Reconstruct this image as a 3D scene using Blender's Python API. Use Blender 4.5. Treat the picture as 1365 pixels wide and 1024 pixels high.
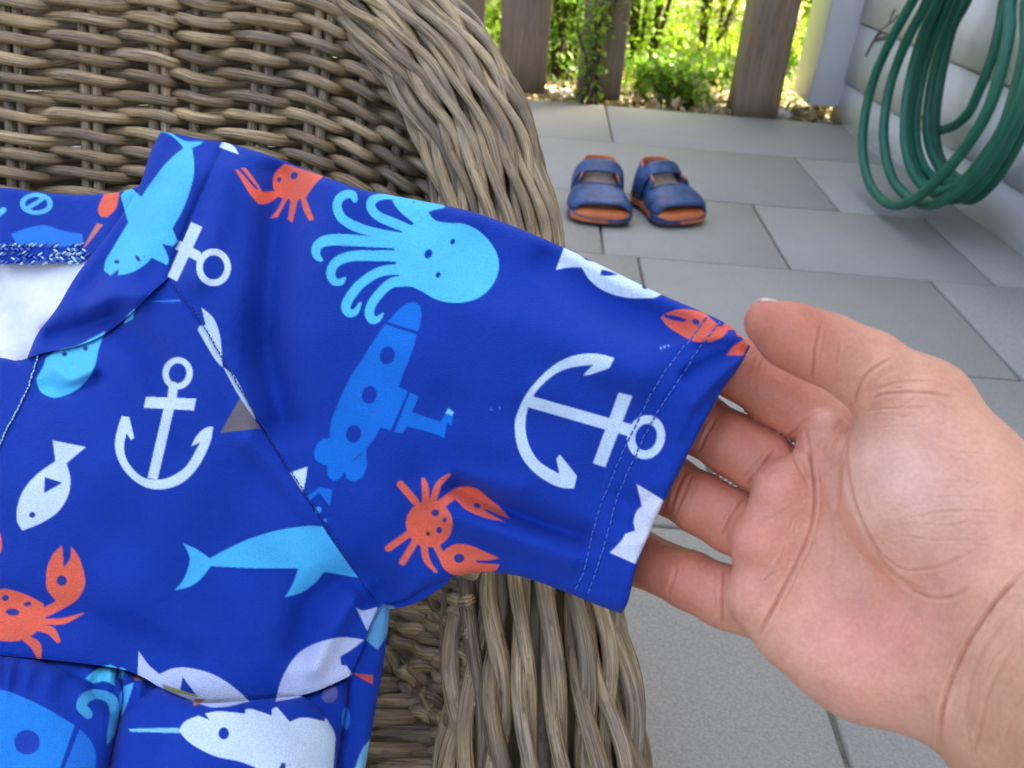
import bpy, bmesh, math, random
import numpy as np
for _o in list(bpy.data.objects): bpy.data.objects.remove(_o)
rng = np.random.default_rng(7); random.seed(7)
scene = bpy.context.scene
# ------------------------------------------------------------------ camera
F = 1165.0; CX, CY = 682.5, 512.0; CAM_H = 0.5        # focal length in photo pixels, optical centre, eye height
_y = np.array([742-CX, CY+166, -F]); _y /= np.linalg.norm(_y)
_d = np.array([523-CX, -(2500-CY), -F]); _d -= _y*(_d@_y); _d /= np.linalg.norm(_d)
ROT = np.array([np.cross(_y, -_d), _y, -_d])            # camera axes -> world axes
CAM = np.array([0, 0, CAM_H])
cam_data = bpy.data.cameras.new('camera'); cam = bpy.data.objects.new('camera', cam_data)
scene.collection.objects.link(cam); scene.camera = cam
import mathutils
M4 = mathutils.Matrix.Identity(4)
for i in range(3):
    for j in range(3): M4[i][j] = float(ROT[i, j])
M4[2][3] = CAM_H
cam.matrix_world = M4
cam_data.sensor_width = 36; cam_data.lens = F/1365*36
cam_data.clip_start = 0.02; cam_data.clip_end = 300
cam_data.dof.use_dof = True; cam_data.dof.focus_distance = 0.40; cam_data.dof.aperture_fstop = 18.0
# ------------------------------------------------------------------ world, sun, exposure
SUN_EL, SUN_AZ = 47.0, 77.0                              # azimuth clockwise from +Y (the fence side); +X is the house side
world = bpy.data.worlds.new('World'); scene.world = world; world.use_nodes = True
wn = world.node_tree; wn.nodes.clear()
sky = wn.nodes.new('ShaderNodeTexSky'); sky.sky_type = 'NISHITA'; sky.sun_disc = False
sky.sun_elevation = math.radians(SUN_EL); sky.sun_rotation = math.radians(SUN_AZ)
sky.air_density = 0.65; sky.dust_density = 8.0; sky.ozone_density = 0.0
bg = wn.nodes.new('ShaderNodeBackground'); bg.inputs[1].default_value = 0.15
wo = wn.nodes.new('ShaderNodeOutputWorld')
wn.links.new(sky.outputs[0], bg.inputs[0]); wn.links.new(bg.outputs[0], wo.inputs[0])
sl = bpy.data.lights.new('sun', 'SUN'); sl.energy = 5.0; sl.angle = math.radians(0.53); sl.color = (1.0, 0.93, 0.8)
sun = bpy.data.objects.new('sun', sl); scene.collection.objects.link(sun)
_e, _a = math.radians(SUN_EL), math.radians(SUN_AZ)
sun.rotation_euler = mathutils.Vector((math.cos(_e)*math.sin(_a), math.cos(_e)*math.cos(_a), math.sin(_e))).to_track_quat('Z', 'Y').to_euler()
scene.render.engine = 'CYCLES'
vs = scene.view_settings
vs.view_transform = 'Standard'; vs.look = 'None'; vs.gamma = 1.0; vs.use_curve_mapping = False; vs.exposure = 2.68
scene.cycles.max_bounces = 6; scene.cycles.diffuse_bounces = 3; scene.cycles.glossy_bounces = 2; scene.cycles.transmission_bounces = 3
scene.cycles.use_adaptive_sampling = True; scene.cycles.adaptive_threshold = 0.02

# ------------------------------------------------------------------ helpers
COL = scene.collection
def P(px, py, z):                                        # photo ray at depth z (metres) -> world point(s)
    px, py, z = np.broadcast_arrays(np.asarray(px, float), np.asarray(py, float), np.asarray(z, float))
    c = np.stack([(px-CX)/F*z, -(py-CY)/F*z, -z], -1)
    return c @ ROT.T + CAM
def G(px, py, h=0.0):
    r = P(px, py, 1.0) - CAM; return r*((h-CAM_H)/r[2]) + CAM
def proj(w):
    c = (np.asarray(w)-CAM) @ ROT; z = -c[..., 2]
    return CX+F*c[..., 0]/z, CY-F*c[..., 1]/z, z
def lin(r, g, b):
    f = lambda c: c/12.92 if c <= 0.04045 else ((c+0.055)/1.055)**2.4
    return (f(r/255), f(g/255), f(b/255))
def empty(name, loc=(0, 0, 0), label=None, cat=None, group=None, kind=None):
    o = bpy.data.objects.new(name, None); COL.objects.link(o); o.location = loc
    return tag(o, label, cat, group, kind)
def tag(o, label=None, cat=None, group=None, kind=None):
    if label: o['label'] = label
    if cat: o['category'] = cat
    if group: o['group'] = group
    if kind: o['kind'] = kind
    return o
def mesh_np(name, v, faces, smooth=True, uv=None, col=None, fix=False):
    """faces: list of int arrays (n,3)/(n,4)"""
    me = bpy.data.meshes.new(name); v = np.asarray(v, np.float32)
    if not isinstance(faces, (list, tuple)): faces = [faces]
    faces = [np.asarray(f, np.int32) for f in faces if len(f)]
    idx = np.concatenate([f.ravel() for f in faces]); tot = np.concatenate([np.full(len(f), f.shape[1], np.int32) for f in faces])
    st = np.concatenate([[0], np.cumsum(tot)[:-1]]).astype(np.int32)
    me.vertices.add(len(v)); me.vertices.foreach_set('co', v.ravel())
    me.loops.add(len(idx)); me.loops.foreach_set('vertex_index', idx)
    me.polygons.add(len(tot)); me.polygons.foreach_set('loop_start', st); me.polygons.foreach_set('loop_total', tot)
    if smooth: me.polygons.foreach_set('use_smooth', np.ones(len(tot), bool))
    me.update(calc_edges=True)
    if uv is not None:
        l = me.uv_layers.new(name='UVMap'); l.data.foreach_set('uv', np.asarray(uv, np.float32)[idx].ravel())
    if col is not None:
        a = me.color_attributes.new('tint', 'FLOAT_COLOR', 'POINT')
        a.data.foreach_set('color', np.concatenate([col, np.ones((len(col), 1))], 1).astype(np.float32).ravel())
    me.validate()
    if (not smooth and col is None) or fix:
        bm = bmesh.new(); bm.from_mesh(me); bmesh.ops.recalc_face_normals(bm, faces=bm.faces); bm.to_mesh(me); bm.free()
    return me
def link(name, me, mat=None, parent=None):
    o = bpy.data.objects.new(name, me); COL.objects.link(o)
    if mat and len(me.materials) == 0: me.materials.append(mat)
    if parent:
        o.parent = parent
        if not parent.parent and parent.type == 'EMPTY':
            o.matrix_parent_inverse = parent_inv(parent)
        elif parent.type != 'EMPTY': o.matrix_parent_inverse = mathutils.Matrix.Identity(4)
    return o
def parent_inv(p):
    return (mathutils.Matrix.Translation(p.location) @ p.rotation_euler.to_matrix().to_4x4()).inverted()
def catmull(pts, n=12, closed=False):
    p = np.asarray(pts, float); m = len(p)
    if closed: q = np.vstack([p[-1:], p, p[:2]])
    else: q = np.vstack([2*p[0]-p[1], p, 2*p[-1]-p[-2]])
    out = []
    t = np.linspace(0, 1, n, endpoint=False)[:, None]
    for i in range(m if closed else m-1):
        a, b, c, d = q[i:i+4]
        out.append(0.5*((2*b)+(c-a)*t+(2*a-5*b+4*c-d)*t*t+(-a+3*b-3*c+d)*t**3))
    if not closed: out.append(p[-1:])
    return np.vstack(out)
def tube(pts, rad, sides=8, flat=None):
    """swept round tube with capped ends; returns verts, faces, uv(length, angle)"""
    p = np.asarray(pts, float); n = len(p); rad = np.broadcast_to(np.asarray(rad, float), (n,))
    t = np.gradient(p, axis=0); t /= np.linalg.norm(t, axis=1, keepdims=True)+1e-12
    nrm = np.zeros((n, 3)); a = np.array([0.13, 0.2, 1.0]); a -= t[0]*(a@t[0]); nrm[0] = a/np.linalg.norm(a)
    for i in range(1, n):
        a = nrm[i-1]-t[i]*(nrm[i-1]@t[i]); nrm[i] = a/(np.linalg.norm(a)+1e-12)
    b = np.cross(t, nrm)
    ang = np.linspace(0, 2*np.pi, sides, endpoint=False)
    v = p[:, None]+rad[:, None, None]*(np.cos(ang)[None, :, None]*nrm[:, None]+np.sin(ang)[None, :, None]*b[:, None])
    v = v.reshape(-1, 3)
    i, j = np.meshgrid(np.arange(n-1), np.arange(sides), indexing='ij'); k = (j+1) % sides
    f = np.stack([i*sides+j, i*sides+k, (i+1)*sides+k, (i+1)*sides+j], -1).reshape(-1, 4)
    s = np.concatenate([[0], np.cumsum(np.linalg.norm(np.diff(p, axis=0), axis=1))])
    uv = np.stack([np.repeat(s, sides), np.tile(np.minimum(ang, 2*np.pi-ang)/np.pi, n)], -1)
    v = np.vstack([v, p[:1], p[-1:]]); uv = np.vstack([uv, [[0, .5]], [[s[-1], .5]]])
    c0, c1 = n*sides, n*sides+1; jj = np.arange(sides); kk = (jj+1) % sides
    caps = np.vstack([np.stack([np.full(sides, c0), kk, jj], -1), np.stack([np.full(sides, c1), (n-1)*sides+jj, (n-1)*sides+kk], -1)])
    return v, [f, caps], uv
def tube_obj(name, pts, rad, mat, parent=None, sides=8):
    v, f, uv = tube(pts, rad, sides); return link(name, mesh_np(name, v, f, uv=uv), mat, parent)
class MB:
    """collects shapes of ONE part"""
    def __init__(s): s.v = []; s.q = []; s.t = []; s.n = 0
    def add(s, v, faces):
        v = np.asarray(v, float)
        for f in (faces if isinstance(faces, (list, tuple)) else [faces]):
            f = np.asarray(f, int)
            (s.q if f.shape[1] == 4 else s.t).append(f+s.n)
        s.v.append(v); s.n += len(v); return s
    def box(s, x0, x1, y0, y1, z0, z1, bev=0.0, jit=0.0):
        v, f = box_vf(x0, x1, y0, y1, z0, z1, bev); return s.add(v+jit*rng.standard_normal(v.shape), f)
    def mesh(s, name, smooth=False):
        fs = []
        if s.q: fs.append(np.vstack(s.q))
        if s.t: fs.append(np.vstack(s.t))
        return mesh_np(name, np.vstack(s.v), fs, smooth)
def box_vf(x0, x1, y0, y1, z0, z1, bev=0.0):
    if bev <= 0:
        v = np.array([(x, y, z) for z in (z0, z1) for y in (y0, y1) for x in (x0, x1)], float)
        return v, np.array([(0, 2, 3, 1), (4, 5, 7, 6), (0, 1, 5, 4), (2, 6, 7, 3), (0, 4, 6, 2), (1, 3, 7, 5)])
    v = []; idx = {}
    L = [(x0, x1), (y0, y1), (z0, z1)]
    for c in [(a, b, d) for a in (0, 1) for b in (0, 1) for d in (0, 1)]:
        for ax in range(3):
            p = [L[k][c[k]]+(bev if c[k] == 0 else -bev) for k in range(3)]; p[ax] = L[ax][c[ax]]
            idx[c, ax] = len(v); v.append(p)
    q = []; t = []
    for ax in range(3):
        o = [k for k in range(3) if k != ax]
        for s_ in (0, 1):
            cs = []
            for (a, b) in ((0, 0), (1, 0), (1, 1), (0, 1)):
                c = [0]*3; c[ax] = s_; c[o[0]] = a; c[o[1]] = b; cs.append(idx[tuple(c), ax])
            flip = (s_ == 0) ^ (ax == 1); q.append(cs[::-1] if flip else cs)
        for a in (0, 1):
            for b in (0, 1):
                c0 = [0]*3; c1 = [0]*3; c0[o[0]] = c1[o[0]] = a; c0[o[1]] = c1[o[1]] = b; c0[ax] = 0; c1[ax] = 1
                c0, c1 = tuple(c0), tuple(c1)
                f = [idx[c0, o[0]], idx[c1, o[0]], idx[c1, o[1]], idx[c0, o[1]]]
                q.append(f if ((a == b) ^ (ax == 1)) else f[::-1])
    for c in [(a, b, d) for a in (0, 1) for b in (0, 1) for d in (0, 1)]:
        f = [idx[c, 0], idx[c, 1], idx[c, 2]]; t.append(f if sum(c) % 2 else f[::-1])
    return np.array(v, float), [np.array(q), np.array(t)]
# ------------------------------------------------------------------ materials
class NT:
    def __init__(s, name):
        s.m = bpy.data.materials.new(name); s.m.use_nodes = True; s.t = s.m.node_tree
        s.b = s.t.nodes['Principled BSDF']; s.out = s.t.nodes['Material Output']
    def n(s, typ, **k):
        nd = s.t.nodes.new('ShaderNode'+typ)
        for a, b in k.items():
            if a.startswith('i_'): nd.inputs[a[2:].replace('_', ' ')].default_value = b
            else: setattr(nd, a, b)
        return nd
    def l(s, a, b): s.t.links.new(a, b)
    def ramp(s, fac, stops):
        r = s.n('ValToRGB'); e = r.color_ramp.elements
        while len(e) < len(stops): e.new(0.5)
        for x, (p, c) in zip(e, stops): x.position = p; x.color = (*c, 1) if len(c) == 3 else c
        s.l(fac, r.inputs[0]); return r.outputs[0]
    def noise(s, vec, scale, detail=4, rough=0.55, dist=0.0):
        k = s.n('TexNoise'); k.inputs['Scale'].default_value = scale; k.inputs['Detail'].default_value = detail
        k.inputs['Roughness'].default_value = rough; k.inputs['Distortion'].default_value = dist
        if vec is not None: s.l(vec, k.inputs['Vector'])
        return k.outputs['Fac']
    def mapv(s, vec, sc):
        k = s.n('Mapping'); k.inputs['Scale'].default_value = sc; s.l(vec, k.inputs['Vector']); return k.outputs[0]
    def mix(s, a, b, fac, mode='MIX'):
        k = s.n('Mix', data_type='RGBA', blend_type=mode)
        for val, i in ((fac, 0), (a, 6), (b, 7)):
            if hasattr(val, 'links'): s.l(val, k.inputs[i])
            else: k.inputs[i].default_value = val if i == 0 else (*val, 1)
        return k.outputs[2]
    def math(s, op, a, b=0.0):
        k = s.n('Math', operation=op)
        for i, val in enumerate((a, b)):
            if hasattr(val, 'links'): s.l(val, k.inputs[i])
            else: k.inputs[i].default_value = val
        return k.outputs[0]
    def bump(s, h, dist, strength=1.0, prev=None):
        k = s.n('Bump'); k.inputs['Distance'].default_value = dist; k.inputs['Strength'].default_value = strength
        s.l(h, k.inputs['Height'])
        if prev is not None: s.l(prev, k.inputs['Normal'])
        s.l(k.outputs[0], s.b.inputs['Normal']); return k.outputs[0]
    def base(s, c):
        if hasattr(c, 'links'): s.l(c, s.b.inputs['Base Color'])
        else: s.b.inputs['Base Color'].default_value = (*c, 1)
    def rough(s, r):
        if hasattr(r, 'links'): s.l(r, s.b.inputs['Roughness'])
        else: s.b.inputs['Roughness'].default_value = r
    def obj(s): return s.n('TexCoord').outputs['Object']
    def uv(s): return s.n('TexCoord').outputs['UV']
    def rnd(s): return s.n('ObjectInfo').outputs['Random']
MAT = {}
def simple(name, c, r=0.6, var=0.15, sc=60, bump=0.0, spec=0.5, sheen=0.0):
    k = NT(name); o = k.obj(); f = k.noise(o, sc, 5)
    k.base(k.ramp(f, [(0.3, tuple(x*(1-var) for x in c)), (0.7, tuple(min(1, x*(1+var)) for x in c))])); k.rough(r)
    k.b.inputs['Specular IOR Level'].default_value = spec
    if sheen: k.b.inputs['Sheen Weight'].default_value = sheen
    if bump: k.bump(k.noise(o, sc*3, 3), bump)
    MAT[name] = k.m; return k.m
# paving
k = NT('paving'); o = k.obj(); r = k.rnd()
f1 = k.noise(o, 9, 6, 0.6); f2 = k.noise(o, 420, 3, 0.7)
c = k.ramp(f1, [(0.3, (0.36, 0.348, 0.296)), (0.72, (0.39, 0.377, 0.322))])
c = k.mix(c, (0.39, 0.372, 0.315), k.math('MULTIPLY', r, 0.1)); c = k.mix(c, k.ramp(f2, [(0.35, (0.74, 0.74, 0.74)), (0.62, (1.08, 1.08, 1.07))]), 0.75, 'MULTIPLY')
sp = k.ramp(k.noise(o, 1100, 2, 0.5), [(0.62, (0, 0, 0)), (0.72, (1, 1, 1))]); c = k.mix(c, (0.5, 0.5, 0.47), k.math('MULTIPLY', sp, 0.4))
c = k.mix(c, (0.20, 0.19, 0.165), k.ramp(k.noise(o, 3.3, 7, 0.68, 0.5), [(0.55, (0, 0, 0)), (0.8, (0.3, 0.3, 0.3))]))
k.base(c); k.rough(0.78); k.bump(k.noise(o, 260, 6, 0.7), 0.0012); MAT['paving'] = k.m
k = NT('joint_sand'); o = k.obj(); k.base(k.ramp(k.noise(o, 150, 5), [(0.35, (0.13, 0.12, 0.095)), (0.7, (0.25, 0.235, 0.195))])); k.rough(0.95); k.bump(k.noise(o, 300, 4), 0.002); MAT['joint'] = k.m
# siding, trim
k = NT('painted_siding'); o = k.obj(); g = k.noise(k.mapv(o, (6, 6, 220)), 3, 5, 0.6); d = k.noise(o, 5, 5, 0.6)
c = k.ramp(g, [(0.3, (0.80, 0.80, 0.79)), (0.7, (0.86, 0.86, 0.845))]); c = k.mix(c, (0.6, 0.6, 0.57), k.ramp(d, [(0.52, (0, 0, 0)), (0.78, (0.4, 0.4, 0.4))]))
k.base(c); k.rough(0.5); k.bump(g, 0.0006); MAT['siding'] = k.m
k = NT('painted_trim'); o = k.obj(); d = k.noise(o, 14, 5, 0.6); k.base(k.ramp(d, [(0.35, (0.76, 0.77, 0.775)), (0.72, (0.82, 0.82, 0.81))])); k.rough(0.42); MAT['trim'] = k.m
# weathered wood
k = NT('weathered_wood'); o = k.obj(); r = k.rnd()
off = k.n('CombineXYZ'); k.l(k.math('MULTIPLY', r, 37.0), off.inputs[2]); va = k.n('VectorMath', operation='ADD'); k.l(o, va.inputs[0]); k.l(off.outputs[0], va.inputs[1])
g = k.noise(k.mapv(va.outputs[0], (60, 60, 4)), 2.2, 7, 0.65, 0.6); g2 = k.noise(k.mapv(va.outputs[0], (10, 10, 3)), 1.2, 4)
c = k.ramp(g, [(0.25, (0.11, 0.075, 0.042)), (0.55, (0.25, 0.175, 0.105)), (0.8, (0.36, 0.265, 0.17))])
c = k.mix(c, (0.21, 0.17, 0.125), k.ramp(g2, [(0.45, (0, 0, 0)), (0.7, (0.7, 0.7, 0.7))])); k.base(c); k.rough(0.85); k.bump(g, 0.002); MAT['wood'] = k.m
# rattan
k = NT('rattan'); u = k.uv(); r = k.rnd()
off = k.n('CombineXYZ'); k.l(k.math('MULTIPLY', r, 91.0), off.inputs[0]); k.l(k.math('MULTIPLY', r, 13.0), off.inputs[1]); va = k.n('VectorMath', operation='ADD'); k.l(u, va.inputs[0]); k.l(off.outputs[0], va.inputs[1])
g = k.noise(k.mapv(va.outputs[0], (16, 4.5, 1)), 2.0, 6, 0.62, 0.4)       # streaks that run along the strand
blot = k.noise(k.mapv(va.outputs[0], (22, 1.2, 1)), 1.0, 5, 0.6)
c = k.ramp(g, [(0.3, (0.10, 0.064, 0.027)), (0.47, (0.335, 0.245, 0.122)), (0.7, (0.63, 0.50, 0.29))])
grey = k.ramp(g, [(0.32, (0.085, 0.064, 0.042)), (0.66, (0.40, 0.325, 0.225))])
c = k.mix(c, grey, k.ramp(blot, [(0.44, (0.0, 0.0, 0.0)), (0.62, (0.95, 0.95, 0.95))]))
c = k.mix(c, (0.055, 0.042, 0.03), k.ramp(k.noise(k.mapv(va.outputs[0], (60, 3, 1)), 1.3, 3), [(0.6, (0, 0, 0)), (0.74, (0.85, 0.85, 0.85))]))
c = k.mix(c, k.ramp(r, [(0, (0.55, 0.53, 0.5)), (0.5, (0.95, 0.93, 0.9)), (1, (1.28, 1.26, 1.18))]), 1.0, 'MULTIPLY')
k.base(c); k.rough(k.ramp(blot, [(0.3, (0.25,)*3), (0.7, (0.44,)*3)])); k.bump(g, 0.0016, 0.8); MAT['rattan'] = k.m
# printed swim fabric
def fabric(name, bright=1.0):
    k = NT(name); a = k.n('VertexColor', layer_name='tint'); o = k.obj()
    w = k.noise(o, 1900, 0, 0.5); w2 = k.noise(o, 1300, 1, 0.6); m = k.noise(o, 45, 2, 0.55)
    c = k.mix(a.outputs[0], k.ramp(w2, [(0.3, (0.76, 0.78, 0.82)), (0.7, (1.18, 1.16, 1.12))]), 0.5, 'MULTIPLY')
    c = k.mix(c, k.ramp(m, [(0.3, (0.94, 0.94, 0.95)), (0.7, (1.05, 1.05, 1.04))]), 1.0, 'MULTIPLY')
    k.base(c); k.rough(0.72); k.b.inputs['Specular IOR Level'].default_value = 0.2
    k.b.inputs['Sheen Weight'].default_value = 0.04; k.b.inputs['Sheen Roughness'].default_value = 0.45
    n1 = k.bump(k.noise(o, 170, 1, 0.6), 0.0009, 0.55); k.bump(w, 0.0005, 0.8, n1); MAT[name] = k.m
fabric('fabric')
k = NT('lining'); o = k.obj(); k.base(k.ramp(k.noise(o, 40, 5, 0.6), [(0.3, (0.62, 0.70, 0.82)), (0.7, (0.80, 0.83, 0.86))])); k.rough(0.8); k.bump(k.noise(o, 120, 5, 0.6), 0.002, 0.6); MAT['lining'] = k.m
simple('thread_blue', (0.055, 0.14, 0.52), 0.6); simple('thread_dark', (0.012, 0.03, 0.22), 0.6); simple('thread_pale', (0.42, 0.62, 0.85), 0.7, 0.6, 900)
# skin
k = NT('skin'); a = k.n('VertexColor', layer_name='tint'); o = k.obj()
m = k.noise(o, 90, 3, 0.6); fine = k.noise(o, 700, 1, 0.6)
c = k.mix(a.outputs[0], k.ramp(m, [(0.3, (0.93, 0.87, 0.86)), (0.7, (1.05, 1.07, 1.07))]), 1.0, 'MULTIPLY')
c = k.mix(c, k.ramp(fine, [(0.3, (0.95, 0.91, 0.9)), (0.72, (1.05, 1.06, 1.06))]), 0.8, 'MULTIPLY')
k.base(c); k.rough(k.ramp(m, [(0.3, (0.36,)*3), (0.7, (0.5,)*3)])); k.b.inputs['Specular IOR Level'].default_value = 0.48
k.b.inputs['Subsurface Weight'].default_value = 0.35; k.b.inputs['Subsurface Radius'].default_value = (1.0, 0.35, 0.2); k.b.inputs['Subsurface Scale'].default_value = 0.004
vo = k.n('TexVoronoi', feature='DISTANCE_TO_EDGE'); vo.inputs['Scale'].default_value = 620; k.l(k.mapv(o, (1, 1, 1)), vo.inputs['Vector'])
n1 = k.bump(k.ramp(vo.outputs['Distance'], [(0.0, (0, 0, 0)), (0.25, (1, 1, 1))]), 0.00006, 0.8); nA = k.bump(k.noise(k.mapv(o, (90, 420, 420)), 1.0, 2, 0.6), 0.00010, 0.5, n1); nB = k.bump(k.noise(k.mapv(o, (520, 110, 300)), 1.0, 2, 0.6), 0.00008, 0.45, nA); n2 = k.bump(k.noise(o, 260, 3, 0.65), 0.00008, 0.4, nB); k.bump(fine, 0.00012, 0.5, n2); MAT['skin'] = k.m
k = NT('nail'); k.base((0.68, 0.42, 0.34)); k.rough(0.28); k.b.inputs['Subsurface Weight'].default_value = 0.2; k.b.inputs['Subsurface Scale'].default_value = 0.003; MAT['nail'] = k.m
# hose, sandals
k = NT('hose_rubber'); u = k.uv(); g = k.noise(k.mapv(u, (12, 3, 1)), 2, 5); k.base(k.ramp(g, [(0.3, (0.006, 0.09, 0.048)), (0.7, (0.015, 0.17, 0.098))])); k.rough(k.ramp(g, [(0.3, (0.3,)*3), (0.7, (0.45,)*3)])); MAT['hose'] = k.m
simple('sandal_blue', (0.02, 0.062, 0.17), 0.4, 0.6, 60); simple('sandal_orange', (0.62, 0.17, 0.045), 0.5, 0.2, 50)
simple('sandal_dark', (0.035, 0.04, 0.055), 0.6, 0.3, 60); simple('sandal_grey', (0.30, 0.36, 0.44), 0.4, 0.2, 50); simple('sandal_bed', (0.40, 0.30, 0.24), 0.6, 0.3, 70)
# garden
k = NT('garden_soil'); o = k.obj(); f = k.noise(o, 14, 8, 0.7); k.base(k.ramp(f, [(0.3, (0.06, 0.05, 0.03)), (0.5, (0.17, 0.14, 0.075)), (0.7, (0.34, 0.3, 0.15))])); k.rough(0.95); k.bump(k.noise(o, 60, 6), 0.02); MAT['soil'] = k.m
def leafmat(name, c0, c1, tr=0.45):
    k = NT(name); a = k.n('VertexColor', layer_name='tint'); c = k.mix(k.mix(c0, c1, k.noise(k.obj(), 6, 3)), a.outputs[0], 1.0, 'MULTIPLY')
    k.base(c); k.rough(0.5); t = k.n('BsdfTranslucent'); k.l(k.mix(c, (1.2, 1.25, 0.6), 1.0, 'MULTIPLY'), t.inputs[0])
    ms = k.n('MixShader'); ms.inputs[0].default_value = tr; k.l(k.b.outputs[0], ms.inputs[1]); k.l(t.outputs[0], ms.inputs[2]); k.l(ms.outputs[0], k.out.inputs[0]); MAT[name] = k.m
leafmat('leaf_lime', (0.17, 0.34, 0.03), (0.32, 0.44, 0.045), 0.5); leafmat('leaf_green', (0.08, 0.2, 0.022), (0.2, 0.32, 0.03)); leafmat('leaf_gold', (0.28, 0.40, 0.04), (0.42, 0.48, 0.06), 0.5); leafmat('leaf_dry', (0.26, 0.19, 0.10), (0.46, 0.38, 0.23), 0.15)
simple('stem', (0.06, 0.042, 0.025), 0.9, 0.3, 80); simple('stone', (0.50, 0.48, 0.43), 0.85, 0.2, 30, 0.004)
simple('twig', (0.16, 0.12, 0.085), 0.9, 0.3, 120); simple('roof', (0.06, 0.055, 0.05), 0.9, 0.2, 30); simple('gap_shade', (0.05, 0.045, 0.04), 0.95); simple('steel', (0.30, 0.29, 0.27), 0.4)
# ================================================================== THE SETTING
# garden ground: one sheet to the horizon (lies a little lower than the paving)
n = 60; gx = np.linspace(-40, 40, n); gy = np.concatenate([np.linspace(-30, 2.2, 12), np.linspace(2.3, 8, 36), np.linspace(9, 60, 12)])
X, Y = np.meshgrid(np.concatenate([np.linspace(-40, -3, 8), np.linspace(-2.5, 3.5, 44), np.linspace(4.5, 40, 8)]), gy)
Zg = -0.035+0.02*np.sin(X*5+Y*3)*np.sin(Y*7)*(Y > 2.4)+0.012*rng.standard_normal(X.shape)*(Y > 2.4)
i, j = np.meshgrid(np.arange(n-1), np.arange(n-1), indexing='ij'); q = np.stack([i*n+j, i*n+j+1, (i+1)*n+j+1, (i+1)*n+j], -1).reshape(-1, 4)
tag(link('garden_ground', mesh_np('garden_ground', np.stack([X, Y, Zg], -1).reshape(-1, 3), q), MAT['soil']), kind='structure')
# patio: bedding slab, then every paving slab its own piece
PE = 2.31
mb = MB(); mb.box(-2.6, 1.2, -1.6, PE-0.006, -0.06, -0.004)
patio = tag(link('patio', mb.mesh('patio'), MAT['joint']), kind='structure')
ys = [2.31, 1.95, 1.588, 1.277, 0.967, 0.625, 0.30, -0.03, -0.36, -0.7]
joints = [[-1.03, -0.43, 0.173, 0.78], [-1.2, -0.62, -0.02, 0.575], [-1.1, -0.78, -0.48, -0.18, 0.121, 0.412, 0.731], [-1.2, -0.74, -0.28, 0.174, 0.628],
          [-1.0, -0.4, 0.20, 0.80], [-0.96, -0.36, 0.244], [-0.66, -0.06, 0.54], [-0.96, -0.36, 0.24], [-0.6, 0.0, 0.6]]
wallx = lambda y: 0.803+0.049*(2.46-y)
for rI in range(9):
    y1, y0 = ys[rI]-0.0022, ys[rI+1]+0.0022; xs = [-1.6]+joints[rI]+[wallx((y0+y1)/2)+0.03]
    for a, b in zip(xs[:-1], xs[1:]):
        m = MB(); h = 0.0005*rng.standard_normal()
        m.box(a+0.0022, b-0.0022, y0, y1, -0.04, h, 0.0018); link('paving_slab', m.mesh('paving_slab'), MAT['paving'], patio)
# house: lap siding boards, corner post, roof
WO = np.array([0.803, 2.46]); WD = np.array([0.049, -1.0]); WD /= np.linalg.norm(WD); WN = np.array([-WD[1]*-1.0, 0]); WN = np.array([-1.0, -0.049]); WN /= np.linalg.norm(WN)
def W(s, off, h):                                        # along the wall from the corner, out from it, up
    return np.array([*(WO+WD*s+WN*off), h])
house = empty('house', (float(WO[0]), float(WO[1]), 0), 'white lap-sided house wall with a corner post, behind the hose', 'house')
def wallbox(s0, s1, o0, o1, h0, h1, oT=None):            # oT: outward offset at the top (lap boards tilt)
    if oT is None: oT = o1
    v = [W(s, o, h) for (o, h) in ((o0, h0), (o1, h0), (o0, h1), (oT, h1)) for s in (s0, s1)]
    return np.array(v), np.array([(0, 1, 3, 2), (4, 6, 7, 5), (2, 3, 7, 6), (0, 4, 5, 1), (0, 2, 6, 4), (1, 5, 7, 3)])
edges = [-0.02, 0.09]+[0.235+0.145*i for i in range(21)]
for a, b in zip(edges[:-1], edges[1:]):
    v, f = wallbox(0.02, 5.6, -0.03, 0.016, a+0.001, b-0.006, 0.012)
    link('siding_board', mesh_np('siding_board', v, f, False), MAT['siding'], house)
v, f = wallbox(0.015, 5.6, -4.5, -0.025, -0.03, 3.2); link('wall_core', mesh_np('wall_core', v, f, False), MAT['gap_shade'], house)  # core coloured near black so the gaps between boards look shaded
m = MB(); m.box(0.712, 0.83, 2.40, 2.58, 0.022, 3.2, 0.004); link('corner_post', m.mesh('corner_post'), MAT['trim'], house)
rv = np.array([W(-0.35, 0.3, 3.2), W(5.8, 0.3, 3.2), W(5.8, -4.8, 3.2), W(-0.35, -4.8, 3.2), W(-0.35, -2.2, 4.3), W(5.8, -2.2, 4.3)])
link('roof', mesh_np('roof', rv, [np.array([(0, 1, 5, 4), (2, 3, 4, 5), (3, 2, 1, 0)]), np.array([(0, 4, 3), (1, 2, 5)])], False), MAT['roof'], house)
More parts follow.
